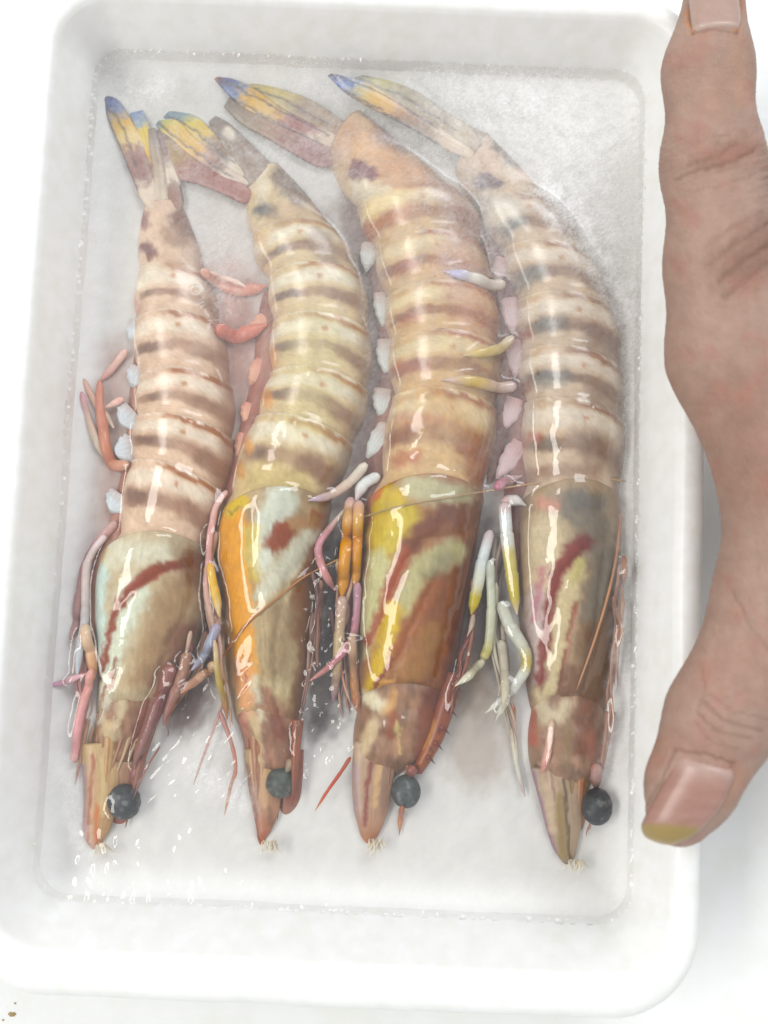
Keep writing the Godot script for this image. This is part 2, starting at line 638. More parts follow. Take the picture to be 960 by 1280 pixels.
# ---------------------------------------------------------------- prawns
func body(o: Node3D, ab: Array, pal: Dictionary, marks: Array, car: Array, car_base: String, car_marks: Array, car_last: float, car_grooves: Array) -> void:
	var rows := rows_of(ab)
	var pale := hx(pal.pale)
	var white := hx(pal.white)
	var band := hx(pal.band)
	var spot := hx(pal.spot)
	var line := hx(pal.line)
	var back := hx(pal.back)
	var mid := func(s: float) -> float: return (10.2 - 1.2 * (1.0 - smoothstep(0.0, 2.0, s))) * MM
	var top := func(_s: float, half: float) -> float: return half * 0.000150
	var low := func(_s: float, half: float) -> float: return half * 0.00009
	for k in 6:
		var tint := func(q: Vector2, s: float, u: float, w: float) -> Color:
			var n := nz.get_noise_2d(q.x * 1.6, q.y * 1.6)
			var t: float = s - k + n * 0.045 + nz.get_noise_2d(q.x * 0.6 + 40.0, q.y * 0.6) * 0.05
			var un := u + nz.get_noise_2d(q.x * 1.2 + 300.0, q.y * 1.2) * 0.18
			var c := pale
			if k > 0:
				c = c.lerp(white, 0.85 * smoothstep(0.04, 0.12, t) * (1.0 - smoothstep(0.24, 0.36, t)))
				var wide := (1.0 + 0.18 * sin(k * 5.1 + ab[0])) * lerpf(0.105, 0.155, smoothstep(-0.2, 0.7, un))
				var bm := 1.0 - smoothstep(wide * 0.5, wide * 1.4, absf(t - 0.50 - 0.07 * maxf(un, 0.0)))
				bm *= lerpf(0.88, 1.0, smoothstep(0.0, 0.35, absf(un + 0.08))) * smoothstep(-1.0, -0.86, un)
				bm *= clampf(0.88 + 0.55 * nz.get_noise_2d(q.x * 0.55 + 90.0, q.y * 0.55), 0.5, 1.0)
				c = c.lerp(band, bm * 0.95)
				var sm: float = (1.0 - smoothstep(0.3, 1.0, Vector2((un + 0.60) / 0.30, (t - 0.49) / 0.13).length()))
				c = c.lerp(spot, sm * 0.6)
				var lm := (1.0 - smoothstep(0.03, 0.075, absf(t + 0.02))) * smoothstep(-0.45, 0.0, un)
				c = c.lerp(line, lm * 0.95)
				c = c.lerp(white, 0.8 * (1.0 - smoothstep(0.012, 0.03, absf(t + 0.085))))
			c = c.lerp(back, 0.75 * smoothstep(0.62, 0.98, u))
			c = c.lerp(hx("d9c3b4"), 0.35 * smoothstep(0.8, 1.0, -u))
			c = paint(marks, q, c)
			if w < 0.0:
				c = c.lerp(hx("c09a88"), 0.6)
			var hinge := along(rows[0], float(k)).lerp(along(rows[1], float(k)), 0.56)
			c = c.lerp(hx("b0703c"), 0.7 * (1.0 - smoothstep(2.0, 5.0, q.distance_to(hinge + Vector2(0, 4)))) if k > 0 else 0.0)
			return speckle(c, q, 0.26)
		var steps := [[k - 0.10, 0.92], [k - 0.11, 1.0], [k - 0.10, 1.045], [k - 0.05, 1.06]]
		if k == 0:
			steps = [[0.0, 0.80], [0.02, 0.93]]
		for i in 40:
			var t := i / 39.0 * (1.02 if k < 5 else 1.7)
			steps.append([k + t, 1.06 - 0.085 * smoothstep(0.0, 0.95, t)])
		put("abdomen_segment", loft(rows, steps, mid, top, low, 0.16, 54, 12, tint, true, 0.85, 0.0, 7.0), M.shell, o)
	# carapace
	var crow := rows_of(car)
	var base := hx(car_base)
	var ctint := func(q: Vector2, _s: float, u: float, w: float) -> Color:
		var n := nz.get_noise_2d(q.x, q.y * 0.6)
		var c := base * (1.0 + 0.18 * n)
		c = paint(car_marks, q, c)
		c = c * (1.0 + 0.16 * nf.get_noise_2d(q.x * 0.9 + q.y * 0.2, q.y * 0.12))
		c = c.lerp(hx("9a7a62"), 0.55 * smoothstep(car_last - 0.7, car_last, _s + 0.3 * n))
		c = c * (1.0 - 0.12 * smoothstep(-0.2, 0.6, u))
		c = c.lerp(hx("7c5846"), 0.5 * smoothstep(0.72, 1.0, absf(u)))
		if w < 0.0:
			c = c.lerp(hx("b08a78"), 0.6)
		return speckle(c, q, 0.14)
	var cs := [[-0.02, 0.90], [-0.03, 0.955], [-0.02, 0.985], [0.03, 0.997]]
	for i in 150:
		cs.append([lerpf(0.06, car_last, i / 149.0), 1.0])
	cs.append([car_last + 0.01, 0.8])
	var grooves := []
	for g in car_grooves:
		st(grooves, "ffffff", 1.0, 3.0, 2.0, 4.0, g)
	var crel := func(q: Vector2, s: float, u: float) -> float:
		var d := paint(grooves, q, Color(0, 0, 0), 1.5).r
		return -d * 0.0008 + 0.00022 * nz.get_noise_2d(q.x * 1.1, q.y * 0.5) + 0.00022 * cos(u * 22.0) * smoothstep(car_last - 1.8, car_last, s)
	var cmid := func(s: float) -> float: return (10.4 - 1.4 * smoothstep(2.0, car_last, s)) * MM
	var ctop := func(s: float, half: float) -> float: return half * 0.000148 * (1.0 - 0.55 * pow(smoothstep(car_last - 1.5, car_last, s), 1.3))
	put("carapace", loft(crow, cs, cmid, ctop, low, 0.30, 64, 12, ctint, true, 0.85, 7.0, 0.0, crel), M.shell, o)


func eye(o: Node3D, x: float, y: float, rx: float, ry: float, y_mm: float, hue: String) -> void:
	var rows := []
	for k in 17:
		var a := PI * k / 16.0
		var r := rx * sin(a) * (1.0 + 0.07 * nz.get_noise_2d(x * 9.0, k * 14.0)) + 0.05
		rows.append_array([x - r, y - cos(a) * ry, x + r, y - cos(a) * ry])
	var stalk: Node3D = o.find_child("eye_stalk", false, false)
	var base := hx(hue)
	var tint := func(q: Vector2, _s: float, u: float, _w: float) -> Color:
		var n := nz.get_noise_2d(q.x * 4.0, q.y * 4.0)
		var c := base * (0.55 + 0.25 * n)
		c = c.lerp(hx("8a8c8a"), 0.45 * smoothstep(0.05, 0.5, nz.get_noise_2d(q.x * 2.0 + 50.0, q.y * 2.0)))
		return c.lerp(hx("2c2a2e"), 0.5 * smoothstep(0.5, 1.0, absf(u)))
	put("eye", loft(rows_of(rows), even(0.0, 16.0, 48), func(_s: float) -> float: return y_mm * MM,
		func(_s: float, half: float) -> float: return half * PXM * 0.95, func(_s: float, half: float) -> float: return half * PXM * 0.7, 0.0, 28, 10, tint), M.eye, stalk)


func lobe(o: Node3D, x: float, y: float, length: float, width: float, deg: float, c0: String, c1: String, y_mm := 13.0) -> void:
	var vary := sin(x * 12.9 + y * 7.3)
	x += 6.0 + 2.0 * vary
	deg += 14.0 * vary
	length *= 1.0 + 0.22 * sin(y * 3.1)
	y_mm -= 1.5
	length *= 1.25
	width *= 1.45
	var d := Vector2(cos(deg_to_rad(deg)), sin(deg_to_rad(deg)))
	var n := Vector2(-d.y, d.x)
	if n.x > 0.0:
		n = -n
	var rows := []
	for k in 11:
		var t := k / 10.0
		var w := width * 0.56 * pow(sin(PI * (0.03 + 0.64 * t)), 0.85) * (1.0 + 0.07 * sin(k * 2.1 + x))
		var c := Vector2(x, y) + d * length * (0.5 - t)
		rows.append_array([c.x + n.x * w, c.y + n.y * w, c.x - n.x * w, c.y - n.y * w])
	var r2 := []
	for k in range(0, rows.size(), 4):
		r2.append_array([rows[k], rows[k + 1], rows[k + 2], rows[k + 3]])
	put("swimmeret", blade(r2, 1.1, y_mm, y_mm, [[0.0, c0], [0.5, c0], [1.0, c1]], [], 3.0), M.limb, o)


func fringe(o: Node3D, x: float, y: float, n: int, sd: int, spread := 16.0) -> void:
	var rng := RandomNumberGenerator.new()
	rng.seed = sd
	var scale_: Node3D = o.find_child("antennal_scale", false, false)
	for k in n:
		var a := rng.randf_range(0.2, 1.0) * PI * 0.8
		var l := rng.randf_range(8, 20)
		var bx := x + rng.randf_range(-spread, spread) * 0.5
		put("bristle", limb([bx, y - 4.0, 1.6, bx + cos(a) * l * 0.5 + 1, y + sin(a) * l * 0.5, 1.7, bx + cos(a) * l + rng.randf_range(-3, 3), y + sin(a) * l, 0.9], 12.8, [[0.0, "ccc0aa"], [1.0, "e8e4da"]], 5), M.limb, scale_)


func make_prawns() -> void:
	var group := "prawns frozen side by side in the tray"
	var fan := [[0.0, "b5584c"], [0.05, "4c3858"], [0.10, "2c4284"], [0.20, "5f7cae"], [0.30, "dcae36"], [0.42, "e6cf93"], [0.50, "9a6a5c"], [0.68, "86564f"], [0.78, "dccbb8"], [1.0, "d6c0aa"]]
	var soft_fan := [[0.0, "5f80b0"], [0.14, "98a8b5"], [0.22, "d8bf4e"], [0.42, "d9b34a"], [0.52, "8a6656"], [0.72, "8f7262"], [0.80, "dccdb8"], [1.0, "a08a74"]]
	var maroon := [[0.0, "6f5a58"], [0.2, "a8884e"], [0.34, "9a6354"], [0.7, "a2625a"], [1.0, "a5736a"]]

	# ---------------- first prawn, on the left
	var o := thing("prawn", "leftmost striped prawn, smallest of the four, with a pale blue-green cheek", "prawn", plan(Vector2(205, 560), 0.0042), group)
	var ab := [170, 250, 222, 242, 166, 338, 258, 345, 164, 402, 272, 408, 168, 474, 285, 484, 164, 524, 286, 552, 158, 580, 276, 622, 140, 664, 258, 684, 130, 700, 256, 725]
	var mk := []
	st(mk, "7c5442", 0.95, 19, 15, 5, [228, 268, 232, 278])
	st(mk, "947058", 0.75, 15, 12, 7, [215, 290, 222, 296])
	st(mk, "6e3436", 0.95, 7, 7, 3, [176, 300, 188, 316])
	st(mk, "7e443e", 0.9, 9, 7, 4, [170, 262, 176, 270])
	st(mk, "8c5648", 0.8, 5, 6, 4, [250, 326, 254, 334])
	st(mk, "c7a98a", 0.6, 8, 8, 6, [195, 322, 235, 330])
	st(mk, "e0d8c2", 0.7, 12, 12, 8, [178, 345, 190, 338])
	st(mk, "b07868", 0.6, 8, 8, 5, [162, 372, 170, 380])
	var cm := []
	st(cm, "d3cfba", 0.9, 19, 12, 10, [138, 692, 205, 692])
	st(cm, "d4bd6c", 0.7, 6, 5, 4, [131, 690, 121, 712])
	st(cm, "cadcd4", 0.97, 16, 9, 6, [124, 718, 119, 760, 122, 800, 128, 832])
	st(cm, "a58460", 0.8, 24, 14, 12, [228, 740, 200, 800, 175, 850])
	st(cm, "d2d6c2", 0.97, 19, 8, 7, [172, 742, 152, 788, 140, 830, 122, 884])
	st(cm, "8c3f26", 0.97, 9, 3.5, 3, [252, 702, 205, 712, 172, 733, 151, 760, 138, 795, 122, 846])
	st(cm, "7c5238", 0.9, 17, 15, 8, [242, 700, 246, 720])
	st(cm, "7e5040", 0.85, 15, 12, 9, [232, 790, 214, 830, 195, 850])
	st(cm, "95503c", 0.85, 3, 2, 2, [146, 825, 136, 855, 118, 888])
	st(cm, "dcd4c0", 0.9, 8, 7, 4, [134, 880, 116, 898])
	st(cm, "8a564c", 0.8, 10, 9, 6, [205, 862, 180, 895])
	body(o, ab, {"pale": "d6bba4", "white": "e2d4c2", "band": "987460", "spot": "6d564c", "line": "a06a48", "back": "97705c"}, mk,
		[124, 688, 258, 684, 114, 720, 256, 722, 112, 760, 254, 760, 113, 800, 244, 800, 114, 845, 222, 845, 110, 890, 196, 890, 108, 908, 180, 908], "bfae90", cm, 6.0, [[250, 706, 205, 718, 172, 739, 151, 766, 138, 800, 122, 850], [246, 740, 215, 800, 180, 880], [150, 828, 136, 860, 118, 895]])
	var hub := Vector2(200, 266)
	put("tail_fan_blade", blade(into([119, 105, 123, 104, 123, 118, 142, 113, 130, 140, 158, 138, 141, 165, 172, 163, 153, 195, 180, 190, 164, 222, 188, 215, 172, 240, 190, 234], hub), 0.8, 11.5, 12.5, fan, fan_lines([[122, 112, 150, 150, 166, 200], [120, 108, 140, 166, 166, 228]]), 3.0, true, 1.06), M.limb, o)
	put("tail_fan_blade", blade(into([156, 128, 172, 124, 163, 150, 183, 148, 170, 178, 193, 176, 178, 205, 198, 203, 184, 236, 200, 234], hub), 0.8, 11.4, 12.0, soft_fan, [], 2.0, true, 1.06), M.limb, o)
	put("telson", blade(into([178, 150, 188, 148, 182, 180, 198, 178, 186, 212, 204, 210, 186, 244, 208, 242], hub), 1.6, 12.0, 11.5, [[0.0, "7a6a62"], [0.4, "b09a84"], [0.7, "d6c6b0"], [1.0, "c9b39a"]], [], 1.0), M.limb, o)
	put("tail_fan_blade", blade(into([189, 150, 196, 148, 195, 175, 208, 170, 197, 200, 216, 198, 198, 225, 221, 222, 198, 250, 224, 246], hub), 0.9, 11.4, 12.0, [[0.0, "7a5a58"], [0.3, "86625a"], [0.42, "ddd0bd"], [0.52, "ddd0bd"], [0.6, "8c6250"], [1.0, "9b735c"]], [], 2.0, true, 1.06), M.limb, o)
	# head
	head_block(o, [112, 892, 196, 892, 106, 925, 178, 925, 106, 955, 158, 955, 112, 980, 148, 975], "9c7860", [["d6d0bc", 0.9, 8, [128, 880, 116, 902]], ["c4b494", 0.8, 7, [150, 880, 140, 920]], ["7c4a42", 0.85, 12, [190, 870, 172, 920]], ["8a564c", 0.8, 8, [180, 890, 168, 930]], ["d4c29c", 0.7, 7, [130, 905, 128, 950]]])
	put("antennal_scale", blade([106, 1068, 110, 1068, 100, 1058, 118, 1060, 95, 1040, 131, 1040, 97, 1005, 141, 1003, 96, 970, 144, 965, 96, 932, 134, 930], 1.5, 11.0, 12.5, [[0.0, "b0724a"], [0.3, "b8916a"], [1.0, "bfa47c"]], quick([["9a4a2c", 0.9, 2.6, [112, 945, 107, 1000, 104, 1062]], ["9c7f8c", 0.8, 4, [99, 960, 98, 1062]], ["bf6c3c", 0.8, 3, [116, 1010, 112, 1064]], ["cdb88c", 0.7, 4, [126, 950, 122, 1020]]]), 4.0), M.limb, o)
	put("antennal_scale", blade([136, 1048, 146, 1046, 128, 1028, 154, 1026, 128, 1000, 160, 998, 132, 955, 164, 955], 1.4, 9.0, 11.5, [[0.0, "8c4a44"], [0.4, "9c6654"], [1.0, "a8866c"]], [], 4.0), M.limb, o)
	put("eye_stalk", limb([172, 948, 8, 160, 985, 10], 12.0, [[0.0, "9c6a60"], [1.0, "86545a"]]), M.limb, o)
	eye(o, 151, 1005, 21, 23, 13.4, "4a4e54")
	fringe(o, 122, 1062, 13, 1)
	spikes(o, "rostrum", [[196, 880, 160, 1000, 16, "8a5a4a", "a0685a"]], 15.5, 14.0)
	spikes(o, "antennal_spine", [[134, 915, 120, 1060, 17, "b8986c", "b5683c", "8a4028"], [172, 930, 150, 1040, 14, "8c5c52", "a07064"], [104, 900, 86, 985, 9, "c49a84", "cda090"]], 13.3, 11.7)
	bundle(o, [124, 690, 104, 750, 100, 820, 98, 890, 92, 950], 8, 51, 13, ["b58c86", "c4a8a0", "a87c78", "cdbcae"])
	bundle(o, [252, 760, 240, 820, 222, 870, 196, 930], 7, 52, 14, ["a07868", "8c5e56", "b5907c", "c0a594"], 10.5)
	put("antenna", limb([276, 880, 2.2, 262, 918, 2.0, 250, 950, 1.8, 238, 984, 1.5], 13, [[0.0, "c09a94"], [0.6, "b57c6c"], [1.0, "a87848"]], 7), M.limb, o)
	face(o, 150, 896, 126, 992, 40, 15, 31, ["946a58", "a87e66", "b89a7c", "9c705c", "bfa484"])
	# swimmerets and legs at its left side
	belly(o, [166, 410, 165, 470, 160, 530, 152, 590, 140, 640, 124, 690, 110, 750, 108, 830], 18, ["b08474", "9c7060", "b48c7c"])
	for s in [[155, 407, 26, 14, 100], [160, 466, 24, 19, 125], [150, 518, 22, 27, 150], [144, 558, 17, 24, 170], [136, 627, 18, 24, 140]]:
		lobe(o, s[0], s[1], s[2], s[3], s[4], "ccd2d6", "c0b4b0", 13.5)
	put("leg", limb([152, 430, 6, 135, 452, 6, 116, 472, 5], 11.8, [[0.0, "e2c0b4"], [1.0, "d3a49c"]]), M.limb, o)
	put("leg", limb([91, 455, 3, 108, 490, 6, 136, 530, 7], 12, [[0.0, "d8a8a4"], [0.5, "dcb8a6"], [1.0, "d8c8b8"]]), M.limb, o)
	put("leg", limb([96, 485, 4, 106, 525, 6, 122, 566, 7], 12, [[0.0, "d8a8b0"], [0.5, "d9c2b0"], [1.0, "cfc4b0"]]), M.limb, o)
	put("leg", limb([150, 494, 6, 124, 506, 5], 11.6, [[0.0, "dcb4a8"], [1.0, "d8bcb0"]]), M.limb, o)
	put("leg", limb([118, 470, 5, 122, 520, 8, 132, 572, 9, 160, 580, 9], 11.2, [[0.0, "c98a78"], [0.6, "c4866e"], [1.0, "c79a84"]]), M.limb, o)
	put("leg", limb([140, 650, 6, 108, 690, 9, 95, 740, 9, 84, 800, 7], 11.2, [[0.0, "c2a09c"], [0.4, "a67c7c"], [1.0, "ab8a86"]]), M.limb, o)
	put("leg", limb([128, 668, 5, 106, 700, 6, 102, 760, 7, 95, 848, 5], 11.5, [[0.0, "d8c8c8"], [0.5, "cdbdb8"], [1.0, "b9c0c6"]]), M.limb, o)
	put("leg", limb([104, 780, 8, 110, 815, 9, 114, 850, 6], 11, [[0.0, "cdb49c"], [1.0, "c9966c"]]), M.limb, o)
	put("leg", limb([56, 858, 3, 80, 852, 5, 108, 842, 5], 13, [[0.0, "c9a0b4"], [1.0, "cfa8a8"]]), M.limb, o)
	put("leg", limb([114, 836, 6, 100, 890, 7, 88, 945, 6, 84, 955, 4], 13, [[0.0, "d09a90"], [0.5, "d39c9c"], [1.0, "cf9c94"]]), M.limb, o)
	put("leg", limb([214, 830, 10, 202, 870, 12, 182, 920, 9, 170, 950, 5], 12, [[0.0, "8a5a50"], [0.5, "7c4a46"], [1.0, "8c625a"]]), M.limb, o)
	put("leg", limb([235, 815, 8, 222, 860, 8, 205, 905, 5], 11, [[0.0, "a07a66"], [1.0, "8a6058"]]), M.limb, o)
	put("antenna", limb([205, 862, 5, 190, 905, 5, 165, 960, 3], 12, [[0.0, "7c4c4a"], [1.0, "8f6660"]]), M.limb, o)
	put("antenna", limb([196, 935, 1.4, 175, 975, 1.2, 166, 1000, 1.0], 13, [[0.0, "a0685c"], [1.0, "8c5a50"]], 6), M.limb, o)

	# ---------------- second prawn
	o = thing("prawn", "second prawn from the left, with a broad orange-yellow stripe down its cheek", "prawn", plan(Vector2(365, 560), 0.0042), group)
	ab = [303, 218, 346, 190, 314, 296, 424, 286, 334, 348, 452, 345, 338, 405, 462, 418, 334, 468, 459, 492, 314, 525, 437, 560, 280, 616, 412, 630, 276, 650, 408, 670]
	mk = []
	st(mk, "735c4a", 0.95, 21, 17, 6, [358, 214, 376, 240])
	st(mk, "e0d4bc", 0.8, 9, 8, 5, [322, 205, 326, 240])
	st(mk, "44464a", 0.95, 10, 9, 4, [326, 258, 338, 264])
	st(mk, "a07a62", 0.7, 9, 8, 5, [392, 250, 402, 262])
	st(mk, "b59a7c", 0.6, 20, 14, 8, [350, 270, 380, 262])
	st(mk, "8e7260", 0.75, 18, 16, 8, [400, 306, 412, 320])
	st(mk, "d8b080", 0.6, 8, 7, 5, [320, 290, 328, 300])
	for q in [[330, 490, 336, 502], [306, 548, 312, 562], [296, 580, 302, 592], [338, 440, 342, 452]]:
		st(mk, "d99a58", 0.75, 6, 5, 5, q)
	st(mk, "b8a468", 0.6, 26, 20, 12, [330, 605, 370, 612])
	st(mk, "c9bf8c", 0.4, 34, 30, 18, [395, 430, 385, 520])
	cm = []
	st(cm, "c8b894", 0.7, 30, 24, 12, [345, 760, 345, 850])
	st(cm, "cfd1c2", 0.95, 20, 14, 7, [355, 628, 338, 655, 328, 705])
	st(cm, "d89a3c", 0.97, 24, 13, 6, [288, 655, 288, 700, 298, 745, 304, 800, 308, 850])
	st(cm, "ccae3e", 0.95, 11, 9, 4, [286, 636, 304, 630])
	st(cm, "6c6434", 0.7, 1.4, 1.2, 1, [284, 640, 292, 642, 303, 636])
	st(cm, "d7c268", 0.7, 10, 8, 6, [318, 665, 318, 720])
	st(cm, "dba274", 0.9, 13, 10, 6, [303, 835, 306, 878])
	st(cm, "cdcab6", 0.95, 15, 10, 6, [396, 672, 366, 700, 345, 722, 330, 742])
	st(cm, "8c4220", 0.97, 15, 11, 4, [356, 668, 344, 682])
	st(cm, "ac8258", 0.85, 8, 8, 5, [372, 655, 408, 652])
	st(cm, "9c5c38", 0.7, 4, 4, 3, [390, 643, 410, 645])
	st(cm, "80502e", 0.92, 14, 11, 6, [400, 690, 380, 735, 372, 790])
	st(cm, "927a5a", 0.75, 20, 16, 10, [352, 770, 345, 835])
	st(cm, "7e5638", 0.85, 11, 11, 6, [385, 790, 378, 850, 365, 920])
	st(cm, "90604c", 0.85, 12, 10, 6, [330, 872, 350, 900])
	st(cm, "8c3c2c", 0.7, 2, 1.5, 1.5, [312, 820, 306, 862])
	st(cm, "cfc8b0", 0.8, 6, 5, 4, [318, 850, 322, 875])
	body(o, ab, {"pale": "d0bb96", "white": "e0d8c4", "band": "92705a", "spot": "5f5050", "line": "a87848", "back": "8f7258"}, mk,
		[272, 640, 414, 626, 265, 672, 406, 668, 268, 710, 398, 710, 276, 760, 392, 760, 276, 815, 388, 815, 281, 860, 378, 862, 288, 900, 370, 912, 296, 925, 366, 935], "ac9472", cm, 7.0, [[318, 640, 316, 700, 328, 770, 330, 880], [400, 680, 360, 720, 345, 800, 345, 890], [285, 650, 276, 720]])
	hub = Vector2(332, 222)
	put("tail_fan_blade", blade(into([189, 143, 193, 137, 200, 156, 216, 138, 220, 174, 236, 158, 245, 191, 260, 178, 268, 207, 282, 195, 284, 216, 294, 206], hub), 0.8, 11.5, 12.0, [[0.0, "4c7290"], [0.1, "b9b45c"], [0.22, "dcb744"], [0.42, "e0b65c"], [0.5, "b98a72"], [0.62, "8f6a60"], [0.76, "dccbb8"], [1.0, "d9cbb9"]], fan_lines([[192, 142, 230, 172, 285, 212]]), 2.0, true, 1.06), M.limb, o)
	put("tail_fan_blade", blade(into([196, 132, 206, 122, 216, 143, 238, 130, 236, 158, 258, 148, 258, 180, 278, 168, 282, 200, 298, 188], hub), 0.8, 10.5, 12.5, [[0.0, "5f7f94"], [0.15, "6a8a92"], [0.25, "d2bd3c"], [0.45, "d6b444"], [0.55, "85664e"], [0.72, "82664f"], [0.8, "d9cbb6"], [1.0, "cdb9a2"]], fan_lines([[205, 130, 240, 152, 290, 196]]), 2.0, true, 1.06), M.limb, o)
	put("telson", blade(into([256, 140, 266, 131, 268, 160, 286, 144, 284, 188, 314, 170, 298, 214, 334, 190], hub), 2.0, 11.5, 11.5, [[0.0, "6d6058"], [0.3, "7d6a5a"], [0.5, "8a7462"], [1.0, "937a66"]], quick([["dfd5c4", 0.9, 6, [283, 156, 288, 162]], ["d6c9b6", 0.8, 6, [272, 172, 276, 180]]])), M.limb, o)
	put("tail_fan_blade", blade(into([196, 158, 200, 150, 204, 182, 222, 172, 217, 211, 246, 193, 245, 220, 272, 208, 280, 234, 297, 216, 302, 244, 312, 226], hub), 0.9, 11.7, 12.0, maroon, [], 2.0, true, 1.06), M.limb, o)
	head_block(o, [288, 890, 372, 905, 298, 925, 374, 940, 304, 955, 370, 965, 310, 985, 352, 985], "97705a", [["d0a684", 0.9, 10, [306, 870, 310, 896]], ["cfc8b0", 0.8, 6, [322, 870, 326, 900]], ["7c4634", 0.9, 9, [344, 880, 348, 920]], ["8c523c", 0.8, 8, [368, 905, 372, 950]], ["cbb790", 0.7, 7, [318, 900, 322, 960]], ["b87c70", 0.6, 6, [302, 900, 310, 950]]])
	put("antennal_scale", blade([322, 1066, 325, 1066, 318, 1054, 330, 1053, 317, 1042, 337, 1042, 312, 1015, 347, 1015, 306, 980, 350, 980, 302, 938, 346, 938], 1.5, 10.5, 12.5, [[0.0, "b5683e"], [0.3, "a5634a"], [0.7, "a98264"], [1.0, "b09470"]], quick([["7c4430", 0.8, 2.6, [307, 960, 316, 1020, 321, 1058]], ["c9a47c", 0.7, 5, [326, 950, 328, 1010]], ["6c5036", 0.6, 4, [335, 1015, 338, 1035]]]), 4.0), M.limb, o)
	put("antennal_scale", blade([352, 1034, 360, 1030, 346, 1012, 372, 1004, 350, 980, 376, 975, 358, 940, 378, 940], 1.4, 9.5, 12.0, [[0.0, "b08a78"], [0.4, "8a5444"], [1.0, "87503c"]], [], 4.0), M.limb, o)
	put("eye_stalk", limb([366, 950, 8, 356, 968, 9], 12.0, [[0.0, "a58a70"], [1.0, "8a7a68"]]), M.limb, o)
	eye(o, 349, 981, 19, 20, 13.0, "5a625a")
	fringe(o, 336, 1058, 13, 2, 20)
	put("antenna", limb([272, 890, 4, 288, 935, 3, 292, 965, 3, 286, 985, 2.6, 278, 1022, 2.0], 13.5, [[0.0, "b08078"], [0.5, "b5745c"], [0.75, "a8592c"], [1.0, "b87a44"]], 7), M.limb, o)
	put("antenna", limb([440, 690, 1.2, 410, 706, 1.2, 380, 722, 1.4, 340, 755, 1.5, 305, 785, 1.6, 278, 822, 1.6], 17, [[0.0, "b5936c"], [0.4, "b07c48"], [1.0, "9c5c30"]], 6, 1.0), M.limb, o)
	spikes(o, "rostrum", [[372, 900, 364, 1010, 15, "945840", "7c4436"]], 15.5, 14.0)
	spikes(o, "antennal_spine", [[318, 915, 322, 1060, 19, "a8785a", "a0522f", "5a3024"], [352, 935, 344, 1030, 9, "b08a6c", "8c5a44"]], 13.3, 11.7)
	bundle(o, [270, 660, 262, 730, 272, 800, 280, 870, 286, 920], 7, 53, 9, ["b5908a", "c4a49c", "a8826c", "b8a088"])
	bundle(o, [404, 700, 396, 780, 386, 850, 378, 930], 6, 54, 10, ["7c5a50", "8c6a5c", "a08070", "6c504a"], 10.5)
	face(o, 332, 908, 328, 1000, 34, 14, 32, ["8f6450", "a5785e", "b89a7c", "946450", "b08e72"])
	belly(o, [330, 340, 330, 400, 324, 460, 310, 520, 298, 570, 284, 620, 268, 680], 24, ["a87468", "98685c", "b08474"])
	for s in [[316, 398, 30, 18, 140], [312, 460, 30, 16, 120], [302, 512, 26, 14, 115], [294, 556, 26, 14, 110]]:
		lobe(o, s[0], s[1], s[2], s[3], s[4], "dfae98", "cf9484", 13.0)
	put("leg", limb([250, 336, 7, 290, 352, 10, 330, 350, 9], 11.2, [[0.0, "dca48c"], [0.4, "dc9c86"], [1.0, "cf8a74"]], 14), M.limb, o)
	put("leg", limb([262, 338, 3, 288, 344, 4, 305, 352, 4], 13, [[0.0, "ecc8b8"], [1.0, "f0d6c8"]]), M.limb, o)
	put("leg", limb([270, 410, 10, 300, 412, 12, 332, 400, 8], 11.2, [[0.0, "cc7f70"], [1.0, "d0806c"]], 14), M.limb, o)
	put("leg", limb([282, 612, 4, 268, 640, 5, 261, 690, 5, 258, 740, 5, 270, 790, 4], 13, [[0.0, "d8b4ac"], [0.5, "cfa09a"], [1.0, "b89c8c"]]), M.limb, o)
	put("leg", limb([262, 704, 6, 268, 735, 7, 276, 772, 6], 14, [[0.0, "d6ac58"], [0.5, "d3ae4e"], [1.0, "cdb48c"]]), M.limb, o)
	put("leg", limb([276, 780, 7, 262, 808, 7, 240, 838, 6], 14, [[0.0, "a098a8"], [0.6, "98a2b4"], [1.0, "a8a2b0"]]), M.limb, o)
	put("leg", limb([272, 828, 6, 250, 845, 7, 228, 866, 6], 11, [[0.0, "cfae8c"], [1.0, "b98c78"]]), M.limb, o)
	put("leg", limb([272, 800, 3, 276, 850, 5, 282, 900, 4], 12, [[0.0, "c9b094"], [0.5, "b09a5c"], [1.0, "a06c4c"]]), M.limb, o)

	# ---------------- third prawn
	o = thing("prawn", "third prawn from the left, with a bright yellow cheek beside orange legs", "prawn", plan(Vector2(545, 560), 0.0042), group)
	ab = [410, 190, 452, 124, 450, 258, 588, 246, 470, 314, 606, 310, 483, 374, 622, 375, 487, 434, 626, 438, 490, 500, 622, 518, 472, 594, 610, 604, 462, 630, 606, 640]
	mk = []
	st(mk, "b58868", 0.7, 34, 30, 14, [440, 170, 520, 200])
	st(mk, "704838", 0.92, 18, 15, 7, [486, 156, 502, 174])
	st(mk, "d6b088", 0.7, 16, 14, 8, [450, 182, 470, 196])
	st(mk, "c89a78", 0.6, 22, 20, 10, [490, 220, 520, 226])
	st(mk, "6e3040", 0.92, 10, 9, 3, [444, 208, 464, 218])
	st(mk, "dcd2bc", 0.85, 12, 12, 6, [446, 232, 474, 246])
	st(mk, "e4cf9c", 0.7, 12, 10, 6, [462, 262, 496, 254])
	st(mk, "b0644a", 0.9, 9, 8, 4, [456, 282, 464, 286])
	st(mk, "b5794c", 0.75, 10, 8, 6, [466, 284, 520, 272])
	st(mk, "a07a70", 0.7, 26, 24, 12, [560, 230, 580, 290])
	st(mk, "c08c74", 0.6, 30, 28, 16, [570, 330, 595, 400])
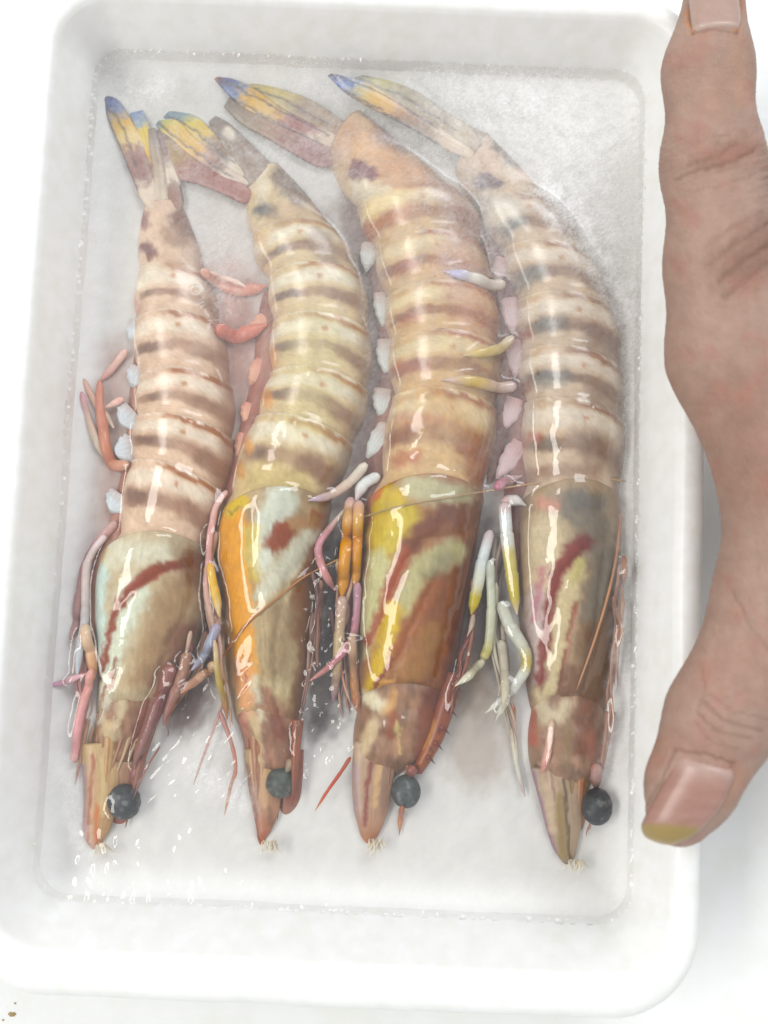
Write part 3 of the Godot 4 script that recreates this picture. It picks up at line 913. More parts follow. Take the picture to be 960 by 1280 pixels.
	for q in [[500, 342, 520, 338], [508, 402, 520, 402], [500, 460, 530, 464], [500, 524, 545, 528]]:
		st(mk, "a85a34", 0.55, 9, 7, 6, q)
	st(mk, "b0603a", 0.7, 9, 9, 6, [497, 576, 520, 574])
	st(mk, "94582c", 0.8, 17, 18, 8, [590, 560, 598, 596])
	st(mk, "b98a44", 0.5, 20, 14, 12, [540, 500, 585, 540])
	cm = []
	st(cm, "84502e", 0.95, 32, 26, 12, [585, 680, 560, 760, 545, 860])
	st(cm, "5e2e20", 0.9, 15, 10, 8, [592, 690, 582, 750, 572, 800])
	st(cm, "9c7040", 0.85, 14, 12, 9, [538, 792, 518, 850, 510, 880])
	st(cm, "bdb896", 0.95, 16, 14, 8, [515, 612, 580, 626])
	st(cm, "c4aa24", 0.97, 24, 16, 8, [486, 636, 474, 672])
	st(cm, "c6b24a", 0.9, 15, 12, 8, [510, 650, 480, 690])
	st(cm, "c3bf92", 0.97, 15, 10, 7, [472, 704, 460, 760, 452, 812])
	st(cm, "c2683a", 0.9, 6, 4, 3, [456, 648, 463, 624, 484, 604])
	st(cm, "75422a", 0.97, 15, 10, 6, [602, 642, 556, 646, 524, 668, 504, 698])
	st(cm, "9a4e34", 0.95, 8, 6, 4, [506, 692, 487, 738, 472, 780, 458, 802])
	st(cm, "b9b288", 0.95, 17, 9, 7, [566, 690, 524, 712, 502, 762])
	st(cm, "8a846a", 0.6, 10, 8, 8, [556, 700, 535, 720])
	st(cm, "caaa38", 0.97, 11, 10, 5, [492, 762, 480, 812, 464, 864])
	st(cm, "96562e", 0.85, 9, 8, 6, [540, 735, 512, 790, 496, 815])
	st(cm, "84382c", 0.95, 3.5, 2.4, 1.5, [489, 822, 480, 842, 465, 862])
	st(cm, "e3dabc", 0.95, 9, 8, 4, [457, 873, 478, 880])
	st(cm, "92481f", 0.9, 9, 8, 5, [498, 872, 494, 900])
	st(cm, "5e3036", 0.7, 10, 8, 8, [575, 810, 560, 860])
	st(cm, "e2ae6a", 0.7, 6, 5, 4, [486, 855, 490, 868])
	body(o, ab, {"pale": "cbac80", "white": "dac9a4", "band": "8c5830", "spot": "7c4028", "line": "985a30", "back": "7c5442"}, mk,
		[458, 622, 608, 616, 452, 660, 602, 656, 450, 710, 594, 706, 447, 770, 585, 760, 447, 825, 576, 820, 449, 868, 566, 870, 452, 895, 556, 900], "a0744e", cm, 6.0, [[600, 660, 524, 678, 504, 708, 487, 748, 470, 800], [545, 720, 510, 790, 488, 850], [565, 760, 535, 880]])
	hub = Vector2(446, 176)
	put("tail_fan_blade", blade(into([264, 86, 268, 83, 280, 104, 292, 88, 302, 123, 322, 104, 336, 141, 352, 126, 370, 156, 386, 143, 406, 172, 416, 157], hub), 0.8, 12.0, 12.5, [[0.0, "b0584a"], [0.05, "6a4a5e"], [0.12, "2a4892"], [0.22, "6a80a8"], [0.32, "dcae40"], [0.48, "d8b878"], [0.56, "a06a62"], [0.7, "9c645e"], [0.8, "dcc8b4"], [1.0, "d9c0a4"]], fan_lines([[268, 86, 310, 108, 410, 160], [278, 106, 340, 142, 400, 170]]), 2.0, true, 1.06), M.limb, o)
	put("tail_fan_blade", blade(into([296, 92, 312, 87, 326, 110, 350, 98, 366, 132, 386, 112, 402, 152, 422, 136], hub), 0.8, 11.0, 12.5, [[0.0, "b8b4a0"], [0.15, "c8b45c"], [0.35, "c9b880"], [0.5, "a08a72"], [1.0, "a58a76"]], fan_lines([[300, 92, 350, 112, 410, 146]]), 2.0, true, 1.06), M.limb, o)
	put("tail_fan_blade", blade(into([276, 120, 284, 106, 298, 142, 314, 124, 330, 160, 346, 142, 364, 180, 382, 158, 400, 198, 418, 172], hub), 0.9, 11.6, 12.0, [[0.0, "7c7068"], [0.25, "8c7458"], [0.4, "9c7458"], [0.6, "95605c"], [1.0, "a07874"]], [], 2.0, true, 1.06), M.limb, o)
	head_block(o, [449, 876, 556, 892, 441, 915, 548, 925, 441, 945, 528, 955, 446, 975, 498, 975], "9c7860", [["ddd4b8", 0.95, 10, [460, 872, 480, 884]], ["c79a62", 0.8, 7, [492, 868, 486, 890]], ["6e3a30", 0.9, 14, [540, 870, 530, 940]], ["86503c", 0.8, 10, [535, 890, 528, 940]], ["cdb894", 0.8, 8, [468, 905, 450, 945]], ["8e4c30", 0.8, 8, [492, 895, 486, 915]], ["c6b27c", 0.7, 3, [497, 905, 500, 940]]])
	put("antennal_scale", blade([459, 1063, 464, 1063, 451, 1052, 473, 1050, 447, 1038, 480, 1034, 441, 1012, 488, 1008, 439, 972, 493, 972, 442, 928, 497, 928], 1.6, 10.5, 12.8, [[0.0, "b4683a"], [0.25, "a8785a"], [0.6, "ad8e78"], [1.0, "b59a80"]], quick([["7e3a32", 0.92, 3.2, [470, 922, 459, 985, 455, 1036]], ["caa77a", 0.8, 4, [478, 930, 468, 1010]], ["7a5a4c", 0.6, 6, [486, 950, 478, 1020]], ["98808a", 0.6, 4, [443, 960, 445, 1030]]]), 4.0), M.limb, o)
	put("rostrum", blade([514, 970, 528, 970, 522, 950, 540, 953, 534, 922, 556, 924, 546, 880, 570, 884, 560, 840, 580, 842], 1.9, 13.0, 14.5, [[0.0, "7c3c2e"], [0.3, "9a5a2c"], [0.6, "8c4c34"], [1.0, "7c4434"]], quick([["4e2424", 0.8, 3, [540, 938, 541, 940]], ["4e2424", 0.8, 3, [550, 915, 551, 917]], ["c08a4c", 0.7, 4, [530, 935, 542, 905]]])), M.limb, o)
	put("eye_stalk", limb([517, 958, 8, 511, 978, 9], 12.5, [[0.0, "8a5248"], [1.0, "6e5450"]]), M.limb, o)
	eye(o, 508, 992, 18.5, 21.5, 13.4, "586062")
	put("antennule", limb([503, 1008, 5, 501, 1030, 4, 500, 1050, 1.5], 11.5, [[0.0, "9c6450"], [0.6, "c08a6c"], [1.0, "8c6a58"]], 8), M.limb, o)
	fringe(o, 470, 1056, 15, 3, 18)
	put("antenna", limb([438, 948, 3.2, 425, 968, 2.8, 408, 992, 2.4, 393, 1016, 1.8], 14, [[0.0, "a0503a"], [0.5, "b5482a"], [1.0, "b86a40"]], 7), M.limb, o)
	put("antenna", limb([432, 652, 1.2, 500, 636, 1.2, 560, 625, 1.2, 620, 612, 1.2, 690, 602, 1.4, 740, 597, 1.8, 782, 602, 2.2], 17, [[0.0, "a39060"], [0.5, "b5987c"], [1.0, "a88c64"]], 6, 1.0), M.limb, o)
	spikes(o, "antennal_spine", [[462, 905, 458, 1058, 18, "b08c74", "b06438", "6e2e28"], [490, 910, 476, 1040, 15, "a88a6c", "8c6450"], [500, 905, 504, 948, 8, "c0aa70", "cbb684"]], 13.3, 11.7)
	for tooth in [[570, 858, 578, 866], [564, 888, 572, 897], [556, 912, 564, 920], [548, 932, 555, 940], [539, 950, 545, 957]]:
		put("rostrum_tooth", limb([tooth[0] - 6, tooth[1] - 4, 4.5, tooth[0], tooth[1], 3.0, tooth[2], tooth[3], 0.6], 13.0, [[0.0, "7c3c2c"], [1.0, "4c2224"]], 7), M.limb, o.find_child("rostrum", false, false))
	bundle(o, [446, 640, 432, 700, 426, 780, 428, 860, 436, 920], 9, 55, 13, ["b08a80", "a07468", "8c6470", "c0a48c"])
	bundle(o, [596, 690, 590, 770, 578, 840, 566, 900], 6, 56, 8, ["7c4c40", "8c5c4a", "6c3c3c"], 10.5)
	face(o, 500, 896, 482, 1000, 44, 16, 33, ["865442", "a06c54", "b49674", "8c5a48", "ae8c6c"])
	belly(o, [462, 290, 476, 340, 486, 400, 488, 460, 482, 520, 470, 580, 456, 640], 26, ["8c6256", "7c544c", "946e62"])
	for s in [[456, 313, 26, 15, 110], [473, 380, 34, 13, 95], [480, 440, 32, 18, 105], [474, 498, 36, 17, 112], [466, 548, 34, 18, 120]]:
		lobe(o, s[0], s[1], s[2], s[3], s[4], "cfd2ce", "b89e94", 13.5)
	put("leg", limb([458, 578, 7, 436, 602, 7.5, 410, 620, 6.5, 386, 628, 3], 15, [[0.0, "d8d0c2"], [0.5, "cdb8a8"], [1.0, "c0aab8"]], 12), M.limb, o)
	put("leg", limb([474, 592, 8, 454, 604, 9, 444, 626, 7], 14, [[0.0, "d6d6d4"], [0.5, "dcdedc"], [1.0, "cdbcb8"]], 12), M.limb, o)
	put("leg", limb([434, 632, 2, 414, 656, 5, 398, 684, 6, 404, 712, 6, 418, 738, 5], 14, [[0.0, "d0c8b4"], [0.4, "bf8c92"], [1.0, "c08a86"]]), M.limb, o)
	put("leg", limb([438, 620, 8, 427, 746, 9], 13, [[0.0, "c9a8a4"], [0.22, "c9a070"], [0.35, "cf922a"], [1.0, "c88e30"]], 12), M.limb, o)
	put("leg", limb([449, 626, 8, 444, 736, 7], 13.5, [[0.0, "d0aca8"], [0.25, "cda058"], [0.4, "c98c2c"], [1.0, "bd8a44"]], 12), M.limb, o)
	put("leg", limb([428, 745, 8, 424, 790, 8, 420, 840, 7, 415, 880, 5], 11, [[0.0, "b59a8c"], [0.5, "b5a07c"], [1.0, "8a7078"]]), M.limb, o)
	put("leg", limb([447, 728, 6, 445, 770, 6, 438, 802, 6, 415, 830, 5, 386, 852, 3], 14, [[0.0, "b08896"], [0.5, "ad7680"], [1.0, "b58078"]]), M.limb, o)
	put("leg", limb([440, 790, 6, 442, 850, 7, 446, 890, 6], 11.5, [[0.0, "b09480"], [0.6, "a87850"], [1.0, "9c6444"]]), M.limb, o)

	# ---------------- fourth prawn
	o = thing("prawn", "rightmost prawn, greyish and frosted along its back, with white and yellow legs at its left", "prawn", plan(Vector2(715, 560), 0.0042), group)
	ab = [570, 198, 614, 152, 600, 258, 706, 258, 632, 312, 752, 334, 650, 378, 776, 398, 654, 443, 782, 470, 658, 508, 784, 535, 656, 604, 782, 612, 652, 640, 780, 650]
	mk = []
	st(mk, "c4a690", 0.8, 20, 16, 8, [600, 180, 612, 200])
	st(mk, "6c5848", 0.95, 17, 15, 6, [634, 172, 650, 192])
	st(mk, "c9957c", 0.8, 10, 9, 6, [662, 204, 678, 216])
	st(mk, "7e5c50", 0.8, 5, 4, 4, [684, 224, 688, 234])
	st(mk, "604850", 0.92, 9, 8, 3, [602, 221, 622, 230])
	st(mk, "cdc6ba", 0.85, 14, 13, 7, [604, 248, 636, 258])
	st(mk, "e0d6c4", 0.8, 7, 7, 4, [602, 270, 638, 276])
	st(mk, "686864", 0.8, 10, 9, 6, [636, 286, 648, 280])
	st(mk, "927258", 0.7, 18, 14, 8, [680, 272, 706, 286])
	for q in [[652, 352, 672, 344], [672, 413, 700, 408], [672, 476, 704, 476]]:
		st(mk, "5c5c54", 0.7, 10, 8, 6, q)
	for q in [[656, 416, 660, 418], [656, 548, 670, 546], [657, 480, 660, 481]]:
		st(mk, "a0604c", 0.8, 7, 6, 4, q)
	st(mk, "8a6650", 0.7, 9, 8, 6, [660, 592, 740, 592])
	st(mk, "775a48", 0.6, 14, 12, 8, [740, 430, 775, 440])
	st(mk, "7c5f4a", 0.6, 16, 14, 8, [740, 495, 775, 505])
	st(mk, "7c5f4a", 0.7, 20, 18, 10, [735, 560, 775, 580])
	cm = []
	st(cm, "70523a", 0.95, 34, 26, 14, [765, 720, 752, 800, 735, 890])
	st(cm, "7a7266", 0.9, 22, 16, 10, [712, 635, 742, 660, 752, 715, 740, 765])
	st(cm, "66625c", 0.8, 13, 12, 8, [722, 628, 745, 630])
	st(cm, "c6b698", 0.95, 26, 16, 10, [680, 670, 676, 730])
	st(cm, "c58a7a", 0.7, 7, 6, 5, [675, 630, 692, 634])
	st(cm, "c4b4b0", 0.9, 13, 10, 6, [668, 745, 666, 800, 670, 850])
	st(cm, "ad6474", 0.75, 4, 4, 4, [676, 712, 672, 745, 668, 772])
	st(cm, "c6b692", 0.97, 13, 9, 5, [716, 712, 706, 760, 698, 812, 690, 862])
	st(cm, "b0a862", 0.7, 8, 7, 5, [720, 706, 714, 722])
	st(cm, "722c2c", 0.95, 11, 10, 5, [727, 680, 713, 688])
	st(cm, "80342a", 0.97, 9, 4.5, 3.5, [712, 690, 694, 718, 685, 762, 679, 806, 676, 858])
	st(cm, "985444", 0.8, 3, 2.5, 2, [718, 755, 709, 800, 704, 850, 692, 888])
	st(cm, "c8b899", 0.9, 9, 8, 5, [674, 868, 688, 894, 712, 876])
	st(cm, "b46a62", 0.8, 4, 4, 3, [676, 904, 696, 904])
	st(cm, "74503a", 0.85, 13, 9, 6, [712, 845, 704, 890])
	body(o, ab, {"pale": "c6b098", "white": "d8ccbc", "band": "7c5844", "spot": "66645c", "line": "94694c", "back": "84604c"}, mk,
		[654, 622, 780, 618, 650, 660, 782, 665, 650, 720, 782, 720, 654, 780, 777, 780, 659, 830, 773, 830, 665, 880, 766, 885, 672, 915, 758, 925], "a58e72", cm, 6.0, [[728, 690, 700, 716, 688, 762, 680, 806, 676, 868], [718, 755, 709, 800, 704, 850, 692, 888], [755, 700, 740, 800, 726, 880]])
	hub = Vector2(604, 190)
	put("tail_fan_blade", blade(into([410, 95, 414, 92, 430, 113, 440, 97, 456, 128, 472, 109, 490, 144, 505, 128, 526, 162, 540, 148, 558, 180, 566, 162], hub), 0.8, 16.5, 13.5, [[0.0, "6e4a58"], [0.06, "204488"], [0.16, "3f6cb4"], [0.24, "b8b49c"], [0.32, "d8b870"], [0.46, "d8ae74"], [0.54, "a58068"], [0.7, "9a8470"], [0.78, "dcc8b4"], [1.0, "dccbb4"]], fan_lines([[414, 94, 470, 112, 540, 152], [430, 112, 500, 148, 550, 176]]), 2.0, true, 1.06), M.limb, o)
	put("tail_fan_blade", blade(into([438, 97, 454, 91, 468, 112, 492, 99, 504, 131, 528, 114, 538, 152, 562, 137, 566, 174, 586, 150], hub), 0.8, 15.5, 13.5, [[0.0, "8a9096"], [0.15, "bdb270"], [0.3, "9c9072"], [0.6, "a0907a"], [0.8, "c4b49c"], [1.0, "a8927c"]], fan_lines([[446, 96, 500, 116, 572, 158]]), 2.0, true, 1.06), M.limb, o)
	put("telson", blade(into([548, 160, 562, 132, 566, 176, 586, 146, 582, 196, 606, 156], hub), 1.8, 13.0, 12.0, [[0.0, "b5a590"], [0.5, "998878"], [1.0, "94887c"]], quick([["d9cbb8", 0.85, 9, [552, 168, 562, 178]], ["b5b5bc", 0.7, 6, [566, 150, 578, 166]]])), M.limb, o)
	head_block(o, [668, 892, 762, 905, 664, 925, 760, 940, 666, 955, 756, 968, 676, 985, 744, 990], "9c7c66", [["cbbda2", 0.9, 11, [676, 880, 690, 900, 708, 884]], ["a85a4c", 0.8, 5, [664, 870, 668, 930]], ["7c5444", 0.85, 14, [736, 880, 730, 940]], ["a06a5a", 0.7, 9, [740, 925, 750, 965]], ["8c7456", 0.8, 6, [712, 905, 708, 960]], ["caa894", 0.7, 6, [690, 910, 682, 965]], ["a86450", 0.7, 7, [665, 890, 672, 930]]])
	put("antennal_scale", blade([713, 1089, 718, 1089, 705, 1080, 724, 1079, 696, 1066, 727, 1066, 687, 1040, 732, 1036, 677, 1002, 732, 998, 666, 962, 726, 960], 1.6, 10.5, 12.6, [[0.0, "7c6a52"], [0.3, "a08c74"], [1.0, "b59e86"]], quick([["8f7080", 0.85, 4.5, [668, 970, 684, 1030, 698, 1076]], ["58452c", 0.9, 2.8, [707, 940, 710, 1010, 716, 1080]], ["8a7444", 0.8, 6, [700, 1000, 708, 1075]], ["c2ac92", 0.7, 6, [690, 985, 694, 1040]]]), 4.0), M.limb, o)
	put("antennal_scale", blade([722, 1062, 732, 1060, 720, 1034, 738, 1032, 716, 1000, 740, 996, 720, 960, 746, 955], 1.5, 9.5, 12.0, [[0.0, "7c5c3c"], [0.4, "ae6a3c"], [1.0, "a8866c"]], [], 4.0), M.limb, o)
	put("eye_stalk", limb([746, 955, 8, 750, 992, 9], 12.5, [[0.0, "a5746a"], [1.0, "7a6560"]]), M.limb, o)
	eye(o, 750, 1011, 19, 24, 13.6, "31343c")
	put("antennule", limb([738, 1030, 3, 739, 1052, 1.5], 11.5, [[0.0, "9c7a70"], [1.0, "a8867c"]], 8), M.limb, o)
	fringe(o, 722, 1082, 13, 4, 22)
	put("antenna", limb([776, 640, 2.5, 768, 700, 2.2, 752, 765, 2.0, 736, 815, 1.8, 720, 862, 1.4], 16, [[0.0, "a5745c"], [0.5, "bf8c68"], [1.0, "b58460"]], 6, 0.8), M.limb, o)
	put("leg", limb([690, 900, 5, 686, 935, 6, 679, 968, 6], 15, [[0.0, "cfb5a0"], [0.5, "cba292"], [1.0, "c98c84"]]), M.limb, o)
	put("leg", limb([642, 880, 6, 646, 930, 5, 650, 962, 4, 660, 1000, 3], 12, [[0.0, "b86a50"], [0.3, "cfc8b4"], [0.7, "c2c4b8"], [1.0, "b5a4a0"]]), M.limb, o)
	put("leg", limb([632, 930, 3, 632, 980, 3, 631, 1002, 1], 10, [[0.0, "a89c84"], [1.0, "b59470"]], 8), M.limb, o)
	spikes(o, "rostrum", [[764, 890, 752, 985, 15, "946a58", "a86c60"]], 15.5, 13.5)
	spikes(o, "antennal_spine", [[688, 940, 706, 1080, 20, "b59c84", "84687a", "7a5a68"], [716, 940, 718, 1084, 16, "9c825a", "7c6440", "4c3a24"], [730, 955, 728, 1056, 12, "b07850", "a86438"], [686, 905, 680, 972, 10, "ccae9c", "c9938c"]], 13.3, 11.7)
	bundle(o, [646, 640, 628, 700, 622, 780, 634, 860, 648, 940], 9, 57, 13, ["a89c8c", "b8b09c", "98847c", "c0b8a8"])
	bundle(o, [776, 690, 772, 780, 766, 860, 756, 940], 6, 58, 7, ["9c7460", "b08a74", "8c6450"], 10.5)
	face(o, 712, 920, 712, 1015, 42, 15, 34, ["8c6a58", "a5846a", "b89e84", "96745f", "ae947a"])
	belly(o, [622, 290, 642, 340, 654, 400, 658, 460, 656, 520, 652, 580, 650, 650, 650, 740], 30, ["8a6058", "785048", "94706a"])
	belly(o, [600, 240, 612, 300, 622, 360, 628, 440, 626, 520, 614, 600], 18, ["7c5046", "6c443c", "845a4c"])
	for s in [[620, 330, 32, 15, 95], [638, 388, 34, 16, 95], [644, 442, 34, 17, 105], [636, 512, 38, 17, 118], [632, 572, 36, 17, 115]]:
		lobe(o, s[0], s[1], s[2], s[3], s[4], "d2bcbc", "c09c9c", 13.5)
	put("swimmeret", limb([632, 354, 8, 606, 356, 8.5, 578, 352, 8, 552, 347, 3], 16, [[0.0, "d8ccc0"], [0.5, "d8d0c4"], [0.8, "b8b4d8"], [1.0, "c4b0cc"]], 12), M.limb, o)
	put("swimmeret", limb([642, 420, 7, 622, 438, 8, 602, 446, 8, 577, 451, 4], 16, [[0.0, "ccbcac"], [0.4, "c9b478"], [0.8, "c9b06c"], [1.0, "cdb48c"]], 12), M.limb, o)
	put("swimmeret", limb([646, 482, 8, 618, 484, 8.5, 586, 481, 9, 551, 480, 3], 16, [[0.0, "c4acac"], [0.35, "c8b09c"], [0.6, "c9aa42"], [1.0, "c9b0ac"]], 12), M.limb, o)
	put("leg", limb([618, 612, 7, 634, 600, 8, 655, 592, 6], 13.5, [[0.0, "b5808c"], [1.0, "b59c98"]]), M.limb, o)
	put("leg", limb([628, 626, 8, 645, 624, 9, 658, 632, 5], 14.5, [[0.0, "c9a4a4"], [0.5, "d6d2d0"], [1.0, "b0a8a0"]]), M.limb, o)
	put("leg", limb([631, 628, 9, 634, 665, 10, 640, 715, 10, 647, 768, 6], 15.5, [[0.0, "cdb8b8"], [0.2, "d2d6d6"], [0.42, "cdcec6"], [0.52, "bcb070"], [0.85, "b5a64c"], [1.0, "c9b89c"]], 12), M.limb, o)
	put("leg", limb([614, 662, 7, 604, 700, 9, 596, 740, 9, 590, 768, 6], 15, [[0.0, "c4b4b4"], [0.3, "ccd4d4"], [0.55, "c8c8b8"], [0.75, "b9a83a"], [1.0, "b8a040"]], 12), M.limb, o)
	put("leg", limb([592, 768, 4, 590, 782, 4, 584, 796, 2], 14, [[0.0, "a09080"], [1.0, "b8aa98"]]), M.limb, o)
	put("leg", limb([613, 700, 6, 615, 760, 7, 612, 806, 7, 604, 828, 7], 13.5, [[0.0, "b9bcae"], [0.5, "bfc0a8"], [0.8, "b5ac6c"], [1.0, "c0b494"]], 12), M.limb, o)
	put("leg", limb([606, 826, 6, 588, 842, 6, 568, 857, 4], 13.5, [[0.0, "c0baa0"], [1.0, "ccc8b4"]], 12), M.limb, o)
	put("leg", limb([626, 752, 8, 638, 782, 10, 656, 812, 9, 658, 834, 8, 646, 856, 8, 634, 872, 8], 15.5, [[0.0, "bcbcae"], [0.3, "c6c6ba"], [0.55, "b8a860"], [0.7, "c6c6bc"], [1.0, "cfd0cc"]], 12), M.limb, o)
	put("pincer", limb([636, 868, 7, 620, 882, 5, 607, 892, 2], 15.5, [[0.0, "cfd0cc"], [1.0, "d2ccbc"]], 12), M.limb, o)
	put("pincer", limb([634, 872, 6, 626, 888, 4.5, 620, 902, 2], 15.5, [[0.0, "cfd0cc"], [1.0, "d2ccbc"]], 12), M.limb, o)
	put("leg", limb([628, 800, 7, 632, 840, 7, 628, 890, 5], 11, [[0.0, "b0a898"], [1.0, "bcb4a0"]], 10), M.limb, o)


# The soft underside with the leg bases, seen along the left edge of a prawn.
func belly(o: Node3D, pts: Array, width: float, hues: Array) -> void:
	var rows := []
	for k in range(0, pts.size(), 2):
		var w := width * (0.35 if k == 0 or k == pts.size() - 2 else 1.0)
		rows.append_array([pts[k] - w * 0.55, pts[k + 1], pts[k] + w, pts[k + 1] - 2])
	var stops := []
	for k in 9:
		stops.append([k / 8.0, hues[k % hues.size()]])
	put("belly", blade(rows, 2.6, 10.0, 10.5, stops, [], 1.5), M.shell, o)


# Bristly mouthparts and feeler bases that run from the cheek out over the head.
func face(o: Node3D, x0: float, y0: float, x1: float, y1: float, half: float, n: int, sd: int, hues: Array, y_mm := 14.5) -> void:
	var rng := RandomNumberGenerator.new()
	rng.seed = sd
	for k in n:
		var f := (k + 0.5) / n * 2.0 - 1.0 + rng.randf_range(-0.12, 0.12)
		var a := Vector2(x0 + f * half, y0 + rng.randf_range(-14, 16))
		var b := Vector2(x1 + f * half * 0.6, y1 + rng.randf_range(-34, 10))
		var m := a.lerp(b, 0.5) + Vector2(rng.randf_range(-4, 4), 0)
		var w := rng.randf_range(2.0, 5.5)
		var c0: String = hues[rng.randi() % hues.size()]
		var c1: String = hues[rng.randi() % hues.size()]
		var e := y_mm - 2.2 * f * f
		put("mouthpart", blade([b.x - 0.8, b.y, b.x + 0.8, b.y, m.x - w * 0.55, m.y, m.x + w * 0.55, m.y, a.x - w * 0.5, a.y, a.x + w * 0.5, a.y], 0.9, e - 1.6, e, [[0.0, c0], [0.5, c1], [1.0, c0]], [], 1.0), M.limb, o)


func into(rows: Array, hub: Vector2) -> Array:      # lets a tail blade run on under the last segment
	var n := rows.size()
	var l := Vector2(rows[n - 4], rows[n - 3])
	var r := Vector2(rows[n - 2], rows[n - 1])
	var c := (l + r) * 0.5
	var to := c.lerp(hub, 0.75) - c
	l = c + (l - c) * 0.85 + to
	r = c + (r - c) * 0.85 + to
	return rows + [l.x, l.y, r.x, r.y]


# Thin jointed legs lying tangled along the flank, under the larger ones.
func bundle(o: Node3D, path: Array, n: int, sd: int, spread: float, hues: Array, y_mm := 11.0) -> void:
	var rng := RandomNumberGenerator.new()
	rng.seed = sd
	var p := PackedVector2Array()
	for k in range(0, path.size(), 2):
		p.append(Vector2(path[k], path[k + 1]))
	for i in n:
		var s0 := rng.randf_range(0.0, (p.size() - 1) * 0.55)
		var len_ := rng.randf_range(0.45, 1.0) * (p.size() - 1 - s0)
		var off := rng.randf_range(-1.0, 1.0) * spread
		var pts := []
		var r0 := rng.randf_range(2.6, 4.8)
		for k in 5:
			var c := along(p, s0 + len_ * k / 4.0) + Vector2(off + rng.randf_range(-4.0, 4.0) - 2.0 * k * signf(off), 0.0)
			pts.append_array([c.x, c.y, r0 * (1.0 - 0.15 * k)])
		var c0: String = hues[rng.randi() % hues.size()]
		var c1: String = hues[rng.randi() % hues.size()]
		put("leg", limb(pts, y_mm + rng.randf_range(-0.6, 1.2), [[0.0, c0], [0.5, c1], [1.0, c0]], 8), M.limb, o)


# Slender pointed pieces of the head: x, y of root, x, y of tip, width at root, colours of root and tip.
func spikes(o: Node3D, called: String, a: Array, y_root: float, y_tip: float) -> void:
	for k in a:
		var d := Vector2(k[2] - k[0], k[3] - k[1])
		var n := Vector2(-d.y, d.x).normalized() * 0.5
		if n.x > 0.0:
			n = -n
		var rows := []
		for j in 6:
			var t := j / 5.0
			var c := Vector2(k[2], k[3]) - d * t
			var w: float = k[4] * (0.06 + 0.94 * pow(t, 0.7))
			rows.append_array([c.x + n.x * w, c.y + n.y * w, c.x - n.x * w, c.y - n.y * w])
		var lines := []
		st(lines, k[7] if k.size() > 7 else "6e4a3a", 0.5, 0.9, 1.3, 1.4, [k[2], k[3], (k[0] + k[2]) * 0.5, (k[1] + k[3]) * 0.5, k[0], k[1]])
		put(called, blade(rows, 1.2, y_tip, y_root, [[0.0, k[6]], [0.45, k[5]], [1.0, k[5]]], lines, 1.0), M.limb, o)


func quick(a: Array) -> Array:
	var out := []
	for s in a:
		st(out, s[0], s[1], s[2], s[2] * 0.8, maxf(s[2] * 0.5, 1.0), s[3])
	return out


func fan_lines(a: Array) -> Array:
	var out := []
	for p in a:
		st(out, "44363e", 0.8, 1.6, 1.2, 1.2, p)
	return out


func head_block(o: Node3D, rows: Array, base: String, marks: Array) -> void:
	var up := Vector2(rows[0] + rows[2] - rows[4] - rows[6], rows[1] + rows[3] - rows[5] - rows[7]).normalized() * 34.0
	rows = [rows[0] + up.x + 3.0, rows[1] + up.y, rows[2] + up.x - 3.0, rows[3] + up.y] + rows
	var n4 := rows.size()
	var c4 := Vector2(rows[n4 - 4] + rows[n4 - 2], rows[n4 - 3] + rows[n4 - 1]) * 0.5
	var w4: float = (rows[n4 - 2] - rows[n4 - 4]) * 0.5
	var go := -up.normalized()
	for k in 2:
		var e := c4 + go * (28.0 + 26.0 * k)
		rows = rows + [e.x - w4 * (0.62 - 0.30 * k), e.y, e.x + w4 * (0.62 - 0.30 * k), e.y]
	var r := rows_of(rows)
	var last: float = r[0].size() - 1
	var b := hx(base)
	var list := quick(marks)
	var tint := func(q: Vector2, _s: float, u: float, _w: float) -> Color:
		var n := nz.get_noise_2d(q.x * 2.0, q.y * 0.8)
		var c := b * (0.92 + 0.45 * n)
		c = c * (1.0 - 0.12 * (0.5 + 0.5 * cos(u * 9.0 + n * 4.0)))
		return speckle(paint(list, q, c), q, 0.2)
	put("head", loft(r, even(0.0, last, 56), func(s: float) -> float: return (9.5 - 1.0 * smoothstep(last - 2.0, last, s)) * MM,
		func(s: float, half: float) -> float: return half * 0.000136 * (1.0 + 0.06 * sin(s * 5.0)) * (1.0 - 0.85 * smoothstep(last - 3.2, last, s)) * (0.92 + 0.08 * smoothstep(0.0, 0.9, s)), func(_s: float, half: float) -> float: return half * 0.00009, 0.0, 60, 10, tint, true, 0.85, 0.0, 0.0, func(q: Vector2, s: float, u: float) -> float: return 0.00010 * cos(u * 11.0 + nz.get_noise_2d(q.x, q.y) * 4.0 + s) + 0.00014 * nz.get_noise_2d(q.x * 0.9, q.y * 0.5)), M.shell, o)


